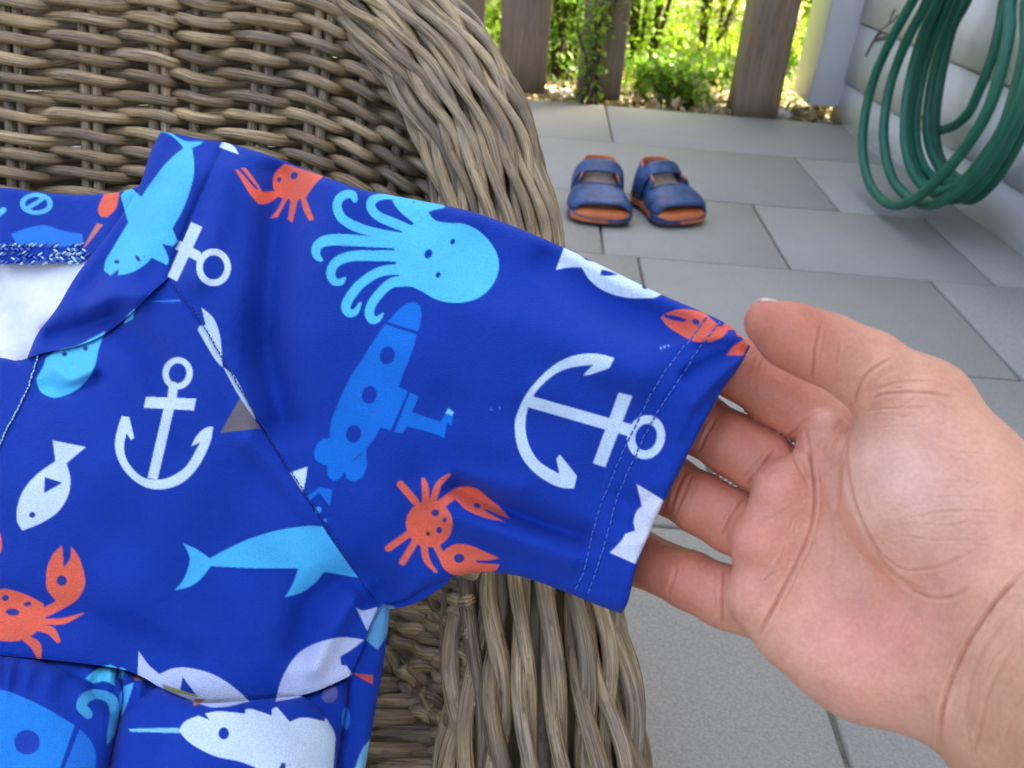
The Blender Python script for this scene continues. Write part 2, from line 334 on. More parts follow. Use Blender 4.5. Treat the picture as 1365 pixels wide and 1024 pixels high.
# fence: each board its own part
fence = empty('wooden_fence', (0, 2.38, -0.03), 'weathered brown wooden picket fence at the patio edge', 'fence')
def board(name, x0, x1, y0, y1, z0, z1, lean=0.0, bow=0.002):
    nz, nx = 14, 4; zz = np.linspace(z0, z1, nz); v = []; f = []
    ring = [(x0, y0), (x0+.004, y0-.003), (x1-.004, y0-.003), (x1, y0), (x1, y1), (x0, y1)]; k_ = len(ring)
    for z in zz:
        dx = lean*(z-z0)+bow*math.sin(z*3+x0*40)
        v += [(x+dx+0.0008*rng.standard_normal(), y+0.0008*rng.standard_normal(), z) for x, y in ring]
    for a in range(nz-1):
        for b in range(k_): f.append((a*k_+b, a*k_+(b+1) % k_, (a+1)*k_+(b+1) % k_, (a+1)*k_+b))
    t = len(v)-k_; f += [(0, 3, 2, 1), (0, 5, 4, 3), (t, t+1, t+2, t+3), (t, t+3, t+4, t+5)]
    return link(name, mesh_np(name, v, np.array(f), False), MAT['wood'], fence)
for x0, x1 in [(-1.42, -1.30), (-1.17, -1.05), (-0.93, -0.81), (-0.68, -0.56), (-0.44, -0.315), (-0.262, -0.152), (-0.112, 0.014), (0.098, 0.214)]:
    board('picket', x0, x1, 2.372, 2.394, 0.0 if x0 > -0.2 else -0.02, 1.15, 0.004*rng.standard_normal())
board('fence_post', 0.505, 0.615, 2.325, 2.435, -0.04, 1.25, 0.0)
for z in (0.42, 0.95): board_v = link('rail', (lambda m: (m.box(-1.5, 0.71, 2.396, 2.44, z, z+0.085, 0.003), m.mesh('rail'))[1])(MB()), MAT['wood'], fence)
# ------------------------------------------------------------------ plants beyond the fence
def leaves(centers, size, droop=0.3, tint=0.25, narrow=0.45):
    n = len(centers); s = size*rng.uniform(0.6, 1.3, n)
    az = rng.uniform(0, 2*np.pi, n); el = rng.normal(-droop, 0.5, n)
    d = np.stack([np.cos(az)*np.cos(el), np.sin(az)*np.cos(el), np.sin(el)], -1)
    up = np.array([0, 0, 1.0])+0.6*rng.standard_normal((n, 3)); side = np.cross(d, up); side /= np.linalg.norm(side, axis=1, keepdims=True)+1e-9
    nn = np.cross(side, d)
    a = centers; t = a+d*s[:, None]; mid = a+d*s[:, None]*0.45; w = side*(s*narrow*0.5)[:, None]
    v = np.stack([a, mid+w+nn*s[:, None]*0.08, t, mid-w+nn*s[:, None]*0.08], 1).reshape(-1, 3)
    b = np.arange(n)*4; f = np.vstack([np.stack([b, b+1, b+2], -1), np.stack([b, b+2, b+3], -1)])
    tt = np.clip(1+tint*rng.standard_normal((n, 1)), 0.45, 1.6)*np.ones((1, 3)); tt[:, 0] *= rng.uniform(0.85, 1.2, n)
    return v, f, np.repeat(tt, 4, 0)
def shrub(name, x, y, h, rad, nl, mat, label, cat='shrub', leaf=0.035, nst=9, group=None, narrow=0.45, low=0.05):
    e = empty(name, (x, y, -0.04), label, cat, group); m = MB(); cs = []
    for s in range(nst):
        az = rng.uniform(0, 2*np.pi); sp = rad*rng.uniform(0.25, 1.0); hh = h*rng.uniform(0.65, 1.05)
        p = catmull([(x+0.03*math.cos(az), y+0.03*math.sin(az), -0.06), (x+0.35*sp*math.cos(az+.3), y+0.35*sp*math.sin(az+.3), hh*0.4), (x+0.8*sp*math.cos(az), y+0.8*sp*math.sin(az), hh*0.75), (x+sp*math.cos(az-.2), y+sp*math.sin(az-.2), hh)], 6)
        v, f, _ = tube(p, np.linspace(0.007, 0.002, len(p))*(0.6+h), 5); m.add(v, f)
        k_ = nl//nst; t = rng.beta(1.3, 1.0, k_)*(len(p)-1); i0 = np.minimum(t.astype(int), len(p)-2); c = p[i0]+(p[i0+1]-p[i0])*(t-i0)[:, None]
        c = c+rng.normal(0, 1, (k_, 3))*rad*0.22*np.array([1, 1, 0.8]); cs.append(c[c[:, 2] > low*h-0.03])
    link('stem', m.mesh('stem', True), MAT['stem'], e)
    v, f, t = leaves(np.vstack(cs), leaf, narrow=narrow); link('foliage', mesh_np('foliage', v, f, False, col=t), MAT[mat], e)
    return e
gp = 'plants beyond the fence'
shrub('garden_shrub', -0.28, 2.72, 0.6, 0.32, 3200, 'leaf_lime', 'bright lime green shrub showing left of the first full fence picket', leaf=0.03)
shrub('garden_shrub', 0.07, 2.62, 0.55, 0.22, 2200, 'leaf_green', 'leafy green shrub showing through the gap between the two pickets', leaf=0.032)
shrub('garden_shrub', 0.33, 2.95, 0.75, 0.30, 3600, 'leaf_lime', 'tall lime green shrub right of the second picket in the wide gap', leaf=0.03)
shrub('garden_shrub', 0.62, 3.5, 0.8, 0.36, 2600, 'leaf_gold', 'golden yellow sunlit shrub far behind the fence post', leaf=0.034)
shrub('garden_shrub', 0.15, 3.7, 0.9, 0.55, 4200, 'leaf_lime', 'broad sunlit lime shrub far back behind the wide gap', leaf=0.038)
shrub('garden_shrub', -0.55, 3.6, 0.9, 0.6, 4200, 'leaf_lime', 'broad lime shrub far back behind the chair rim', leaf=0.038)
shrub('garden_shrub', 0.95, 3.2, 0.8, 0.34, 2500, 'leaf_gold', 'yellow green shrub seen between the fence post and the corner post', leaf=0.035)
shrub('garden_shrub', 1.1, 4.6, 1.1, 0.8, 4200, 'leaf_gold', 'large golden shrub farthest back on the right', leaf=0.045)
shrub('garden_shrub', 0.1, 5.2, 1.2, 1.0, 5000, 'leaf_lime', 'large lime shrub farthest back in the middle', leaf=0.045)
shrub('garden_shrub', -1.2, 4.8, 1.2, 0.9, 4200, 'leaf_green', 'large green shrub farthest back on the left', leaf=0.045)
shrub('low_plant', 0.40, 2.48, 0.09, 0.13, 1000, 'leaf_green', 'low dark green ground plant at the foot of the fence post', 'plant', leaf=0.026, narrow=0.6)
shrub('low_plant', 0.30, 2.60, 0.075, 0.07, 260, 'leaf_green', 'small green seedling plant in the leaf litter of the wide gap', 'plant', leaf=0.022)
shrub('low_plant', 0.135, 2.325, 0.28, 0.08, 380, 'leaf_lime', 'thin leafy plant growing in front of the second picket', 'plant', leaf=0.024, nst=5, low=0.12)
# dry leaf litter and grass: nobody could count it
c = np.stack([rng.uniform(-1.4, 1.6, 5200), 2.335+rng.gamma(1.1, 0.35, 5200), np.full(5200, -0.02)], -1); c[:, 2] += rng.uniform(0, 0.025, 5200)
v, f, t = leaves(c, 0.032, droop=0.0, tint=0.35, narrow=0.55); v[:, 2] = np.clip(v[:, 2], -0.03, 0.02)
tag(link('leaf_litter', mesh_np('leaf_litter', v, f, False, col=t), MAT['leaf_dry']), 'dry tan leaf litter covering the soil behind the fence', 'leaf litter', kind='stuff')
c = np.stack([rng.uniform(-1.5, 1.9, 9000), 2.62+rng.gamma(1.6, 0.7, 9000), np.full(9000, -0.03)], -1)
v, f, t = leaves(c, 0.06, droop=-1.1, tint=0.25, narrow=0.14)
tag(link('grass', mesh_np('grass', v, f, False, col=t), MAT['leaf_lime']), 'sparse yellow green grass blades behind the fence', 'grass', kind='stuff')
def rock(x, y, r, label):
    u, w = np.meshgrid(np.linspace(0, 2*np.pi, 15)[:-1], np.linspace(0.05, np.pi-0.05, 8)); rr = r*(1+0.12*rng.standard_normal(u.shape))
    v = np.stack([x+1.3*rr*np.cos(u)*np.sin(w), y+rr*np.sin(u)*np.sin(w), -0.02+0.7*rr*np.cos(w)], -1).reshape(-1, 3)
    i, j = np.meshgrid(np.arange(7), np.arange(14), indexing='ij'); f = np.stack([i*14+j, (i+1)*14+j, (i+1)*14+(j+1) % 14, i*14+(j+1) % 14], -1).reshape(-1, 4)
    tag(link('garden_rock', mesh_np('garden_rock', v, [f, np.array([[0, i, i+1] for i in range(1, 13)]), np.array([[98, 98+i+1, 98+i] for i in range(1, 13)])]), MAT['stone']), label, 'rock')
rock(-0.075, 2.345, 0.034, 'pale stone at the foot of the first full picket'); rock(0.655, 2.42, 0.032, 'pale stone between the fence post and the corner post')
rock(0.06, 2.46, 0.03, 'tan stone in the narrow gap between the two pickets')
# ================================================================== SANDALS, HOSE, TWIG
def sandal(loc, rz, mirror, label):
    e = empty('sandal', (float(loc[0]), float(loc[1]), 0), label, 'sandal', 'pair of sandals on the paving'); e.rotation_euler = (0, 0, rz)
    R2 = np.array([[math.cos(rz), -math.sin(rz)], [math.sin(rz), math.cos(rz)]])
    def tw(v):
        v = np.array(v, float).copy(); v[:, 0] *= mirror*1.04; v[:, 1] *= 0.66; v[:, 2] *= 0.76; v[:, :2] = v[:, :2] @ R2.T + np.array(loc)[:2]; return v
    half = catmull([(0.0, 0.108), (0.026, 0.102), (0.043, 0.082), (0.050, 0.05), (0.047, 0.012), (0.040, -0.03), (0.040, -0.07), (0.030, -0.098), (0.0, -0.108),
                    (-0.028, -0.098), (-0.038, -0.07), (-0.036, -0.03), (-0.040, 0.012), (-0.047, 0.05), (-0.046, 0.085), (-0.030, 0.105)], 5, True)
    def edge(y, side):                                   # x of the sole edge at y
        h = half[half[:, 0]*side > 0]; o_ = np.argsort(h[:, 1]); return np.interp(y, h[o_, 1], h[o_, 0])
    def slab(name, prof, mat, par):                      # prof: list of (scale, z)
        n_ = len(half); v = np.vstack([np.column_stack([half*s, np.full(n_, z)]) for s, z in prof]); L_ = len(prof)
        i, j = np.meshgrid(np.arange(L_-1), np.arange(n_), indexing='ij'); kk = (j+1) % n_
        q = np.stack([i*n_+j, (i+1)*n_+j, (i+1)*n_+kk, i*n_+kk], -1).reshape(-1, 4)
        v = np.vstack([v, [[0, 0, prof[0][1]], [0, 0, prof[-1][1]]]]); a = np.arange(n_); b = (a+1) % n_; c0 = L_*n_
        t = np.vstack([np.stack([a, b, np.full(n_, c0)], -1), np.stack([(L_-1)*n_+b, (L_-1)*n_+a, np.full(n_, c0+1)], -1)])
        return link(name, mesh_np(name, tw(v), [q, t]), mat, par)
    slab('outsole', [(0.95, 0.0), (1.0, 0.004), (1.01, 0.011)], MAT['sandal_dark'], e)
    mid = slab('midsole', [(1.02, 0.0112), (1.05, 0.016), (1.045, 0.028), (0.97, 0.0325)], MAT['sandal_orange'], e)
    slab('footbed', [(0.93, 0.0325), (0.90, 0.034)], MAT['sandal_orange'], e)
    def sheet(name, Pg, mat, par, th=0.004):             # Pg: (nu,nv,3) grid, thickened
        nu, nv, _ = Pg.shape; g0 = np.gradient(Pg, axis=0); g1 = np.gradient(Pg, axis=1); nn = np.cross(g0, g1); nn /= np.linalg.norm(nn, axis=2, keepdims=True)+1e-9
        v = np.vstack([Pg.reshape(-1, 3), (Pg-nn*th).reshape(-1, 3)]); N_ = nu*nv
        i, j = np.meshgrid(np.arange(nu-1), np.arange(nv-1), indexing='ij'); q = np.stack([i*nv+j, (i+1)*nv+j, (i+1)*nv+j+1, i*nv+j+1], -1).reshape(-1, 4)
        rim = [(i*nv, i*nv+N_, (i+1)*nv+N_, (i+1)*nv) for i in range(nu-1)]+[((i+1)*nv-1, (i+2)*nv-1, (i+2)*nv-1+N_, (i+1)*nv-1+N_) for i in range(nu-1)]
        rim += [(j, j+1, j+1+N_, j+N_) for j in range(nv-1)]+[((nu-1)*nv+j, (nu-1)*nv+j+N_, (nu-1)*nv+j+1+N_, (nu-1)*nv+j+1) for j in range(nv-1)]
        return link(name, mesh_np(name, tw(v), [np.vstack([q, q[:, ::-1]+N_, np.array(rim)])]), mat, par)
    def arch(y0, y1, h0, h1, nu=9, nv=17, bow=0.0, base=0.028, out=1.0, pw=0.62):
        Pg = np.zeros((nu, nv, 3))
        for a, u in enumerate(np.linspace(0, 1, nu)):
            for b, w in enumerate(np.linspace(0, np.pi, nv)):
                y = y0+(y1-y0)*u+bow*math.sin(w); xr, xl = edge(y, 1)*out, edge(y, -1)*out; c_ = (xr+xl)/2; hw = (xr-xl)/2
                x = c_+hw*np.sign(math.cos(w))*abs(math.cos(w))**pw; z = base+(h0+(h1-h0)*u-base)*math.sin(w)**pw
                Pg[a, b] = (x, y, z)
        return Pg
    up = sheet('upper', arch(0.090, 0.002, 0.047, 0.070, bow=0.006), MAT['sandal_blue'], e)
    st = sheet('strap', arch(-0.024, -0.060, 0.090, 0.108, bow=0.005, out=1.05), MAT['sandal_blue'], e, 0.004)
    d = np.array([[(c_+0.012*math.cos(t)*r_, -0.037+0.012*math.sin(t)*r_, 0.1005-0.0066*math.sin(t)*r_-0.002*r_*r_) for t in np.linspace(0, 2*np.pi, 13)] for r_ in (0.02, 0.5, 1.0) for c_ in (0.008,)])
    sheet('badge', d, MAT['sandal_grey'], st, 0.002)
    # toe bumper: low wall round the toe
    th = np.linspace(-1.25, 1.25, 21); Pg = np.zeros((5, 21, 3))
    for a, z in enumerate(np.linspace(0.014, 0.028, 5)):
        for b, t in enumerate(th):
            y = 0.108-0.062*(1-math.cos(t))*1.0; x = edge(min(y, 0.104), 1 if t > 0 else -1)*min(1, abs(math.sin(t))/0.35+0.0) if abs(t) > 1e-6 else 0
            Pg[a, b] = (x*1.035, y*1.03+0.001, z-0.008*max(0, math.cos(t*1.6))*(a/4))
    tb = sheet('toe_bumper', Pg, MAT['sandal_blue'], e, -0.003); Po = Pg[:, 9:19]*np.array([1.02, 1.015, 1.0]); Po[:, :, 2] -= 0.003; sheet('toe_patch', Po, MAT['sandal_orange'], tb, -0.002)
    # heel cup, blue outside and orange inside, with open sides rising to the strap
    def heel(sc, z1, zs=0.026):
        Pg = np.zeros((6, 25, 3)); hb = half[(half[:, 1] < 0.012)]; an = np.arctan2(hb[:, 0], -(hb[:, 1]+0.0)); o_ = np.argsort(an); hb = hb[o_]; s_ = np.linspace(0, len(hb)-1, 25)
        hx = np.interp(s_, np.arange(len(hb)), hb[:, 0]); hy = np.interp(s_, np.arange(len(hb)), hb[:, 1])
        for a, u in enumerate(np.linspace(0, 1, 6)):
            top = z1*(0.76+0.24*np.clip((0.0-hy)/0.1, 0, 1)); k_ = sc*(1-0.24*u*u)
            Pg[a, :, 0] = hx*k_; Pg[a, :, 1] = hy*(sc*(1-0.05*u*u)); Pg[a, :, 2] = zs+(top-zs)*u
        return Pg
    hc = sheet('heel_cup', heel(1.03, 0.104), MAT['sandal_blue'], e, -0.003)
    sheet('heel_lining', heel(0.985, 0.109), MAT['sandal_orange'], hc, -0.002)
    tg = sheet('tongue', arch(0.0, -0.06, 0.056, 0.088, out=0.86, base=0.034), MAT['sandal_bed'], e, 0.003)
    return e
sandal((0.118, 1.468), math.pi+0.02, 1, 'left sandal of the blue and orange pair, toe pointing straight at the chair')
sandal((0.236, 1.492), math.pi+0.42, -1, 'right sandal of the blue and orange pair, turned towards the hose')
# garden hose: one long tube hanging in loops from a hook above
def hz(pts, off):                                         # traced on the plane parallel to the wall, `off` metres out from it
    out = []
    for zx, zy in pts:
        r = P(1040+zx*0.332, zy*0.332, 1.0)-CAM; n3 = np.array([WN[0], WN[1], 0]); o3 = np.array([*(WO+WN*off), 0])
        t = ((o3-CAM)@n3)/(r@n3); p = CAM+r*t; p[2] = max(p[2], 0.012); out.append(p)
    return out
def over(b, a):                                           # over the hook, out of frame
    up = np.array([0, 0, 1.0]); return [b+0.10*up, (a*0.3+b*0.7)+0.20*up, (a*0.7+b*0.3)+0.20*up, a+0.10*up]
loops = [([(545, -20), (440, 170), (372, 330), (335, 500), (335, 640), (368, 755), (440, 820), (530, 805), (640, 715), (745, 590), (830, 450), (885, 290), (920, 120), (930, -20)], 0.20),
         ([(600, -20), (505, 170), (445, 330), (418, 480), (420, 600), (452, 720), (520, 795), (610, 822), (720, 760), (815, 660), (900, 520), (965, 380), (1010, 200), (1030, -20)], 0.175),
         ([(640, -20), (575, 130), (520, 320), (500, 480), (505, 600), (545, 715), (620, 770), (720, 740), (810, 640), (890, 520), (945, 360), (985, 180), (995, -20)], 0.145),
         ([(690, -20), (615, 150), (570, 310), (545, 470), (550, 590), (590, 690), (680, 735), (790, 690), (900, 570), (985, 420), (1030, 230), (1050, -20)], 0.115),
         ([(720, -20), (655, 150), (610, 320), (590, 480), (600, 590), (650, 690), (740, 800), (830, 760), (930, 620), (1010, 440), (1050, 250), (1070, -20)], 0.09),
         ([(760, -20), (690, 120), (648, 300), (626, 450), (625, 560), (650, 650), (720, 720), (820, 690), (940, 560), (1030, 380), (1080, 150), (1100, -20)], 0.06),
         ([(650, -20), (590, 130), (540, 330), (515, 490), (525, 620), (575, 735), (670, 800), (770, 770), (870, 650), (950, 500), (1000, 320), (1035, 120), (1050, -20)], 0.13),
         ([(575, -20), (480, 170), (420, 310), (392, 430), (392, 540), (430, 660), (500, 745), (590, 780), (700, 745), (800, 640), (880, 490), (940, 330), (985, 130), (1000, -20)], 0.16),
         ([(410, 290), (385, 420), (395, 540), (450, 660), (530, 730), (620, 720)], 0.07)]
path = []
for i, (pts, off) in enumerate(loops[:7]):
    q_ = hz(pts, off)
    if i: path += over(path[-1], q_[0])
    path += q_
def _last(pts, off): q_ = hz(pts, off); return over(path[-1], q_[0])+q_
path += _last([(905, -20), (880, 120), (845, 250), (800, 360), (755, 455), (700, 505), (645, 525)], 0.05)
hp = catmull(path, 14); hp[:, 2] = np.maximum(hp[:, 2], 0.011)
hose = empty('garden_hose', tuple(W(0.8, 0.06, 0.0)), 'dark green garden hose hanging in coiled loops on the white siding', 'hose')
tube_obj('hose_tube', hp, 0.0088, MAT['hose'], hose, 12)
tube_obj('hose_end', catmull(hz([(640, 524), (600, 500), (585, 470)], 0.048), 6), 0.0093, MAT['hose'], hose, 12)
top_i = int(np.argmax(hp[:, 2])); hk_s = float((hp[top_i, :2]-WO)@WD); hk_h = float(hp[top_i, 2])-0.05
hk = empty('hose_hook', tuple(W(hk_s, 0.0, hk_h)), 'metal wall hook carrying the coiled green hose', 'hook')
tube_obj('hook_arm', catmull([W(hk_s, 0.0, hk_h), W(hk_s, 0.10, hk_h), W(hk_s, 0.22, hk_h+0.005), W(hk_s, 0.245, hk_h+0.05)], 8), 0.009, MAT['steel'], hk)
v, f = wallbox(hk_s-0.05, hk_s+0.05, 0.0, 0.024, hk_h-0.06, hk_h+0.06); link('hook_plate', mesh_np('hook_plate', v, f, False), MAT['steel'], hk)
tw = empty('dry_twig', tuple(W(0.3, 0.01, 0.2)), 'small dry brown twig caught on the siding beside the hose', 'twig')
tube_obj('twig_stem', catmull(hz([(345, 225), (375, 165), (405, 125), (455, 85), (475, 60)], 0.014), 5), [0.003]*20+[0.002], MAT['twig'], tw, 6)
tube_obj('twig_branch', catmull(hz([(380, 160), (420, 150), (440, 155)], 0.015), 5), 0.0035, MAT['twig'], tw, 6)
tube_obj('twig_branch', catmull(hz([(440, 95), (450, 60), (462, 38)], 0.015), 5), 0.003, MAT['twig'], tw, 6)
# ================================================================== WICKER ARMCHAIR
chair = empty('wicker_armchair', (float(P(400, 700, .5)[0]), float(P(400, 700, .5)[1]), 0), 'weathered grey brown rattan armchair under the blue swim shirt', 'armchair')
RAT = MAT['rattan']
def ip(x, xs, ys): return np.interp(x, xs, ys)
# rolled rim: rows of twisted strand pairs running along it
rc = catmull([(-410, 520), (-415, 330), (-395, 130), (-335, -40), (-225, -140), (-70, -185), (95, -182), (250, -145), (395, -80), (495, -12), (562, 55), (612, 130), (644, 210), (664, 300), (680, 400), (692, 500), (700, 600), (706, 700), (712, 800), (718, 900), (726, 1024), (738, 1170), (752, 1330)], 14)
tn = np.linspace(0, 22, len(rc)); ctrl = np.arange(23)
hw = np.interp(tn, ctrl, [74, 73, 72, 70, 68, 64, 62, 62, 64, 66, 70, 72, 73, 74, 80, 90, 98, 106, 113, 122, 135, 150, 165])
rz = np.interp(tn, ctrl, [.56, .57, .585, .605, .63, .655, .668, .66, .635, .612, .592, .574, .558, .543, .527, .512, .494, .478, .465, .455, .445, .438, .43])
for _ in range(20): rz[1:-1] = (rz[:-2]+2*rz[1:-1]+rz[2:])/4; hw[1:-1] = (hw[:-2]+2*hw[1:-1]+hw[2:])/4
tg = np.gradient(rc, axis=0); tg /= np.linalg.norm(tg, axis=1, keepdims=True); nrm = np.stack([-tg[:, 1], tg[:, 0]], -1)*-1   # points to the outer (right) side
slen = np.concatenate([[0], np.cumsum(np.linalg.norm(np.diff(P(rc[:, 0], rc[:, 1], rz), axis=0), axis=1))])
def in_rim(x, y):                                         # True inside the rim's curve (left of / below its middle line)
    d = (x[:, None]-rc[None, :, 0])**2+(y[:, None]-rc[None, :, 1])**2; i = d.argmin(1); return ((x-rc[i, 0])*nrm[i, 0]+(y-rc[i, 1])*nrm[i, 1]) < 8
# stakes of the back: (x at photo y=0, x at y=420)
stk = [(-400, -352), (-292, -258), (-190, -165), (-85, -66), (16, 30), (118, 128), (212, 214), (262, 256), (356, 330), (436, 398), (498, 452), (548, 505), (596, 560), (650, 620)]
stk_i = np.arange(len(stk)); 
def backz(x, y): return 0.600+0.012*np.clip((x-150)/450, 0, 1.3)-0.012*np.clip((-x)/200, 0, 1)+0.00002*(y-150)
def stx(i, y): return np.interp(i, stk_i, [a for a, b in stk])+(np.interp(i, stk_i, [b for a, b in stk])-np.interp(i, stk_i, [a for a, b in stk]))*(y/420)
def rowdrop(x): return 46*np.clip((x-370)/200, 0, 1.5)**1.6-14*np.clip((60-x)/200, 0, 1)*0.2
back = link('back_frame', mesh_np('back_frame', *tube(P(np.linspace(-380, 640, 24), 480+0*np.linspace(0, 1, 24), 0.585), 0.008, 8)[:2]), RAT, chair)
for i, (a, b) in enumerate(stk):
    single = i in (7, 10, 11, 12, 13)
    for o_ in ((0,) if single else (-8, 8)):
        yy = np.linspace(-170, 480, 32); xx = a+(b-a)*yy/420+o_+1.2*np.sin(yy/60+i)
        kp = in_rim(xx, yy); xx, yy = xx[kp], yy[kp]
        if len(xx) > 3: tube_obj('stake', P(xx, yy, backz(xx, yy)+0.001*np.sin(yy/45+i*2+o_)), 0.0038*rng.uniform(0.9, 1.1), RAT, chair, 7)
rows = np.arange(-151.2, 475, 25.6)
for ri, y0 in enumerate(rows):
    tt = np.arange(-0.1, 12.9, 0.045); ph0 = rng.normal(0, 0.12); amp = 5.6*rng.uniform(0.9, 1.1); jit = rng.normal(0, 1.2)
    for s_ in (0, 1):
        ph = np.pi*(tt+s_)+ph0+0.25*np.sin(tt*1.7+ri*2.1+s_); wob = 1.2*np.sin(tt*2.3+ri*1.3+s_*2)
        x = stx(tt, y0); y = y0+jit+rowdrop(x)+amp*np.sin(ph)*1.0+wob
        z = backz(x, y)-(0.0076+0.0006*math.sin(ri))*np.tanh(1.6*np.cos(ph))/0.92
        r_ = 0.0036*(1+0.10*np.sin(tt*3.1+ri+s_*1.7)+0.10*np.cos(ph))*rng.uniform(0.93, 1.08)
        kp = in_rim(x, y)
        if kp.sum() > 6: tube_obj('back_strand', P(x[kp], y[kp], z[kp]), r_[kp], RAT, chair, 9)
# added second layer: close rows behind the open weave, to darken its gaps
for ri, y0 in enumerate(np.arange(-165, 480, 18.5)):
    x = np.linspace(-400, 640, 110); y = y0+rowdrop(x)+2.0*np.sin(x/40+ri*np.pi); z = backz(x, y)+0.062+0.003*np.cos(x/33+ri*np.pi); kp = in_rim(x, y)
    if kp.sum() > 6: tube_obj('added_outer_strand', P(x[kp], y[kp], z[kp]), 0.0056*rng.uniform(0.95, 1.05), RAT, chair, 6)
core = tube_obj('rim_core', P(rc[:, 0], rc[:, 1], rz+0.006), np.clip(0.45*hw*rz/F, 0.015, 0.028), RAT, chair, 12)
# dense resample so the twist is smooth
fi = np.linspace(0, len(rc)-1, 620); I = lambda a: np.stack([np.interp(fi, np.arange(len(a)), a[:, c]) for c in range(a.shape[1])], -1) if a.ndim == 2 else np.interp(fi, np.arange(len(a)), a)
rc, nrm, hw, rz, slen = I(rc), I(nrm), I(hw), I(rz), I(slen)
NR = 18
for j in range(NR):
    psi0 = 2*np.pi*(j+0.5)/NR; ph0 = rng.uniform(0, 2*np.pi); pit = (0.062+0.012*(j % 3 == 0))*rng.uniform(0.88, 1.15)
    for s_ in (0, 1):
        ph = np.pi*slen/pit+ph0+s_*np.pi+0.3*np.sin(slen*17+j)
        dps = (0.10-0.045*np.clip((rc[:, 1]-300)/450, 0, 1))*np.sin(ph)+0.012*np.sin(slen*23+j*1.9+s_); psi = psi0+dps
        rad = 0.91+0.125*np.cos(ph)
        px = rc+nrm*(hw*rad*np.sin(psi))[:, None]; w_ = hw*rz/F
        pts = P(px[:, 0], px[:, 1], rz-np.clip(0.62*w_, 0.024, 0.05)*rad*np.cos(psi))
        r_ = np.clip(w_*0.094, 0.0036, 0.0053)*rng.uniform(0.9, 1.1)*(1+0.12*np.sin(slen*31+j*3+s_))
        tube_obj('rim_strand', pts, r_, RAT, chair, 9)
# inner side of the arm: steep weave between the seat and the rim
for ri in range(19):
    y0 = 730+ri*24; tt = np.arange(0, 5.4, 0.06); ph0 = rng.uniform(0, 6.28)
    for s_ in (0, 1):
        ph = np.pi*tt*1.05+ph0+s_*np.pi; x = 632-tt*25+5*np.sin(ph+1+ri); y = y0-tt*33+10*np.sin(ph)+4*np.sin(ri*2.3+tt); z = 0.448+tt*0.015-0.0065*np.cos(ph)-(y-800)*0.00006
        tube_obj('arm_strand', P(x, y, z), 0.0041*rng.uniform(0.9, 1.12)*(1+0.1*np.sin(tt*4+ri)), RAT, chair, 8)
for i in range(4):
    yy = np.linspace(640, 1180, 20); tube_obj('stake', P(612-i*25+0*yy, yy, 0.463+i*0.016-(yy-800)*0.00006), 0.0036, RAT, chair, 7)
# outer side of the arm down to the floor
sel = np.linspace(270, 619, 90).astype(int); base3 = P(rc[sel, 0], rc[sel, 1], rz[sel]+0.02); out3 = P(rc[sel, 0]+hw[sel]*.5, rc[sel, 1], rz[sel]+0.01)
for ri, fz in enumerate(np.linspace(0.06, 1, 15)):
    for s_ in (0, 1):
        ph = np.pi*np.arange(90)/3.0+s_*np.pi; p = base3.copy(); p[:, 2] = base3[:, 2]*(1-fz)+0.012*fz+0.004*np.sin(ph); d_ = (out3-base3)[:, :2]; d_ /= np.linalg.norm(d_, axis=1, keepdims=True)
        p[:, :2] += d_*(0.007*np.cos(ph))[:, None]; tube_obj('side_strand', p, 0.0045, RAT, chair, 6)
for i in range(0, 90, 6):
    tube_obj('stake', np.linspace(base3[i], [base3[i][0], base3[i][1], 0.0], 8), 0.004, RAT, chair, 6)
# woven seat under the shirt, flat and low
for ri in range(34):
    x = np.linspace(-400, 640, 70); y = np.full(70, 520.0+ri*22); ph = x/38+ri*np.pi; r3 = P(x, y, 1.0)-CAM
    p_ = CAM+r3*((0.095+0.004*np.cos(ph)-CAM_H)/r3[:, 2])[:, None]; tube_obj('seat_strand', p_, 0.0062, RAT, chair, 6)
# ================================================================== SWIM SHIRT
# the print: flat shapes on a sheet of cloth, drawn by code in the cloth's own plane (1 unit = 0.3 mm or so)
OX, OY, SS = -260, 100, 2
CW, CH = (1060+260)*SS, (1200-100)*SS
BLUE = lin(4, 54, 160); CYAN = lin(84, 196, 240); MIDB = lin(8, 112, 212); CORAL = lin(232, 104, 78); WHITE = lin(200, 222, 238); NAVY = lin(36, 56, 140); GREYB = lin(112, 104, 112)
ink = np.zeros((CH, CW, 3), np.float32); ink[:] = BLUE
def _paint(x0, y0, x1, y1, fn, colr):
    a0, b0 = max(0, int((x0-OX)*SS)-2), max(0, int((y0-OY)*SS)-2); a1, b1 = min(CW, int((x1-OX)*SS)+3), min(CH, int((y1-OY)*SS)+3)
    if a1 <= a0 or b1 <= b0: return
    X, Y = np.meshgrid((np.arange(a0, a1)+0.5)/SS+OX, (np.arange(b0, b1)+0.5)/SS+OY)
    ink[b0:b1, a0:a1][fn(X, Y)] = colr
def inside(X, Y, p):
    r = np.zeros(X.shape, bool); n = len(p)
    for i in range(n):
        x0, y0 = p[i]; x1, y1 = p[(i+1) % n]
        if y0 == y1: continue
        c = (Y > min(y0, y1)) & (Y <= max(y0, y1))
        r ^= c & (X < (x1-x0)*(Y-y0)/(y1-y0)+x0)
    return r
ORG = (0, 0)
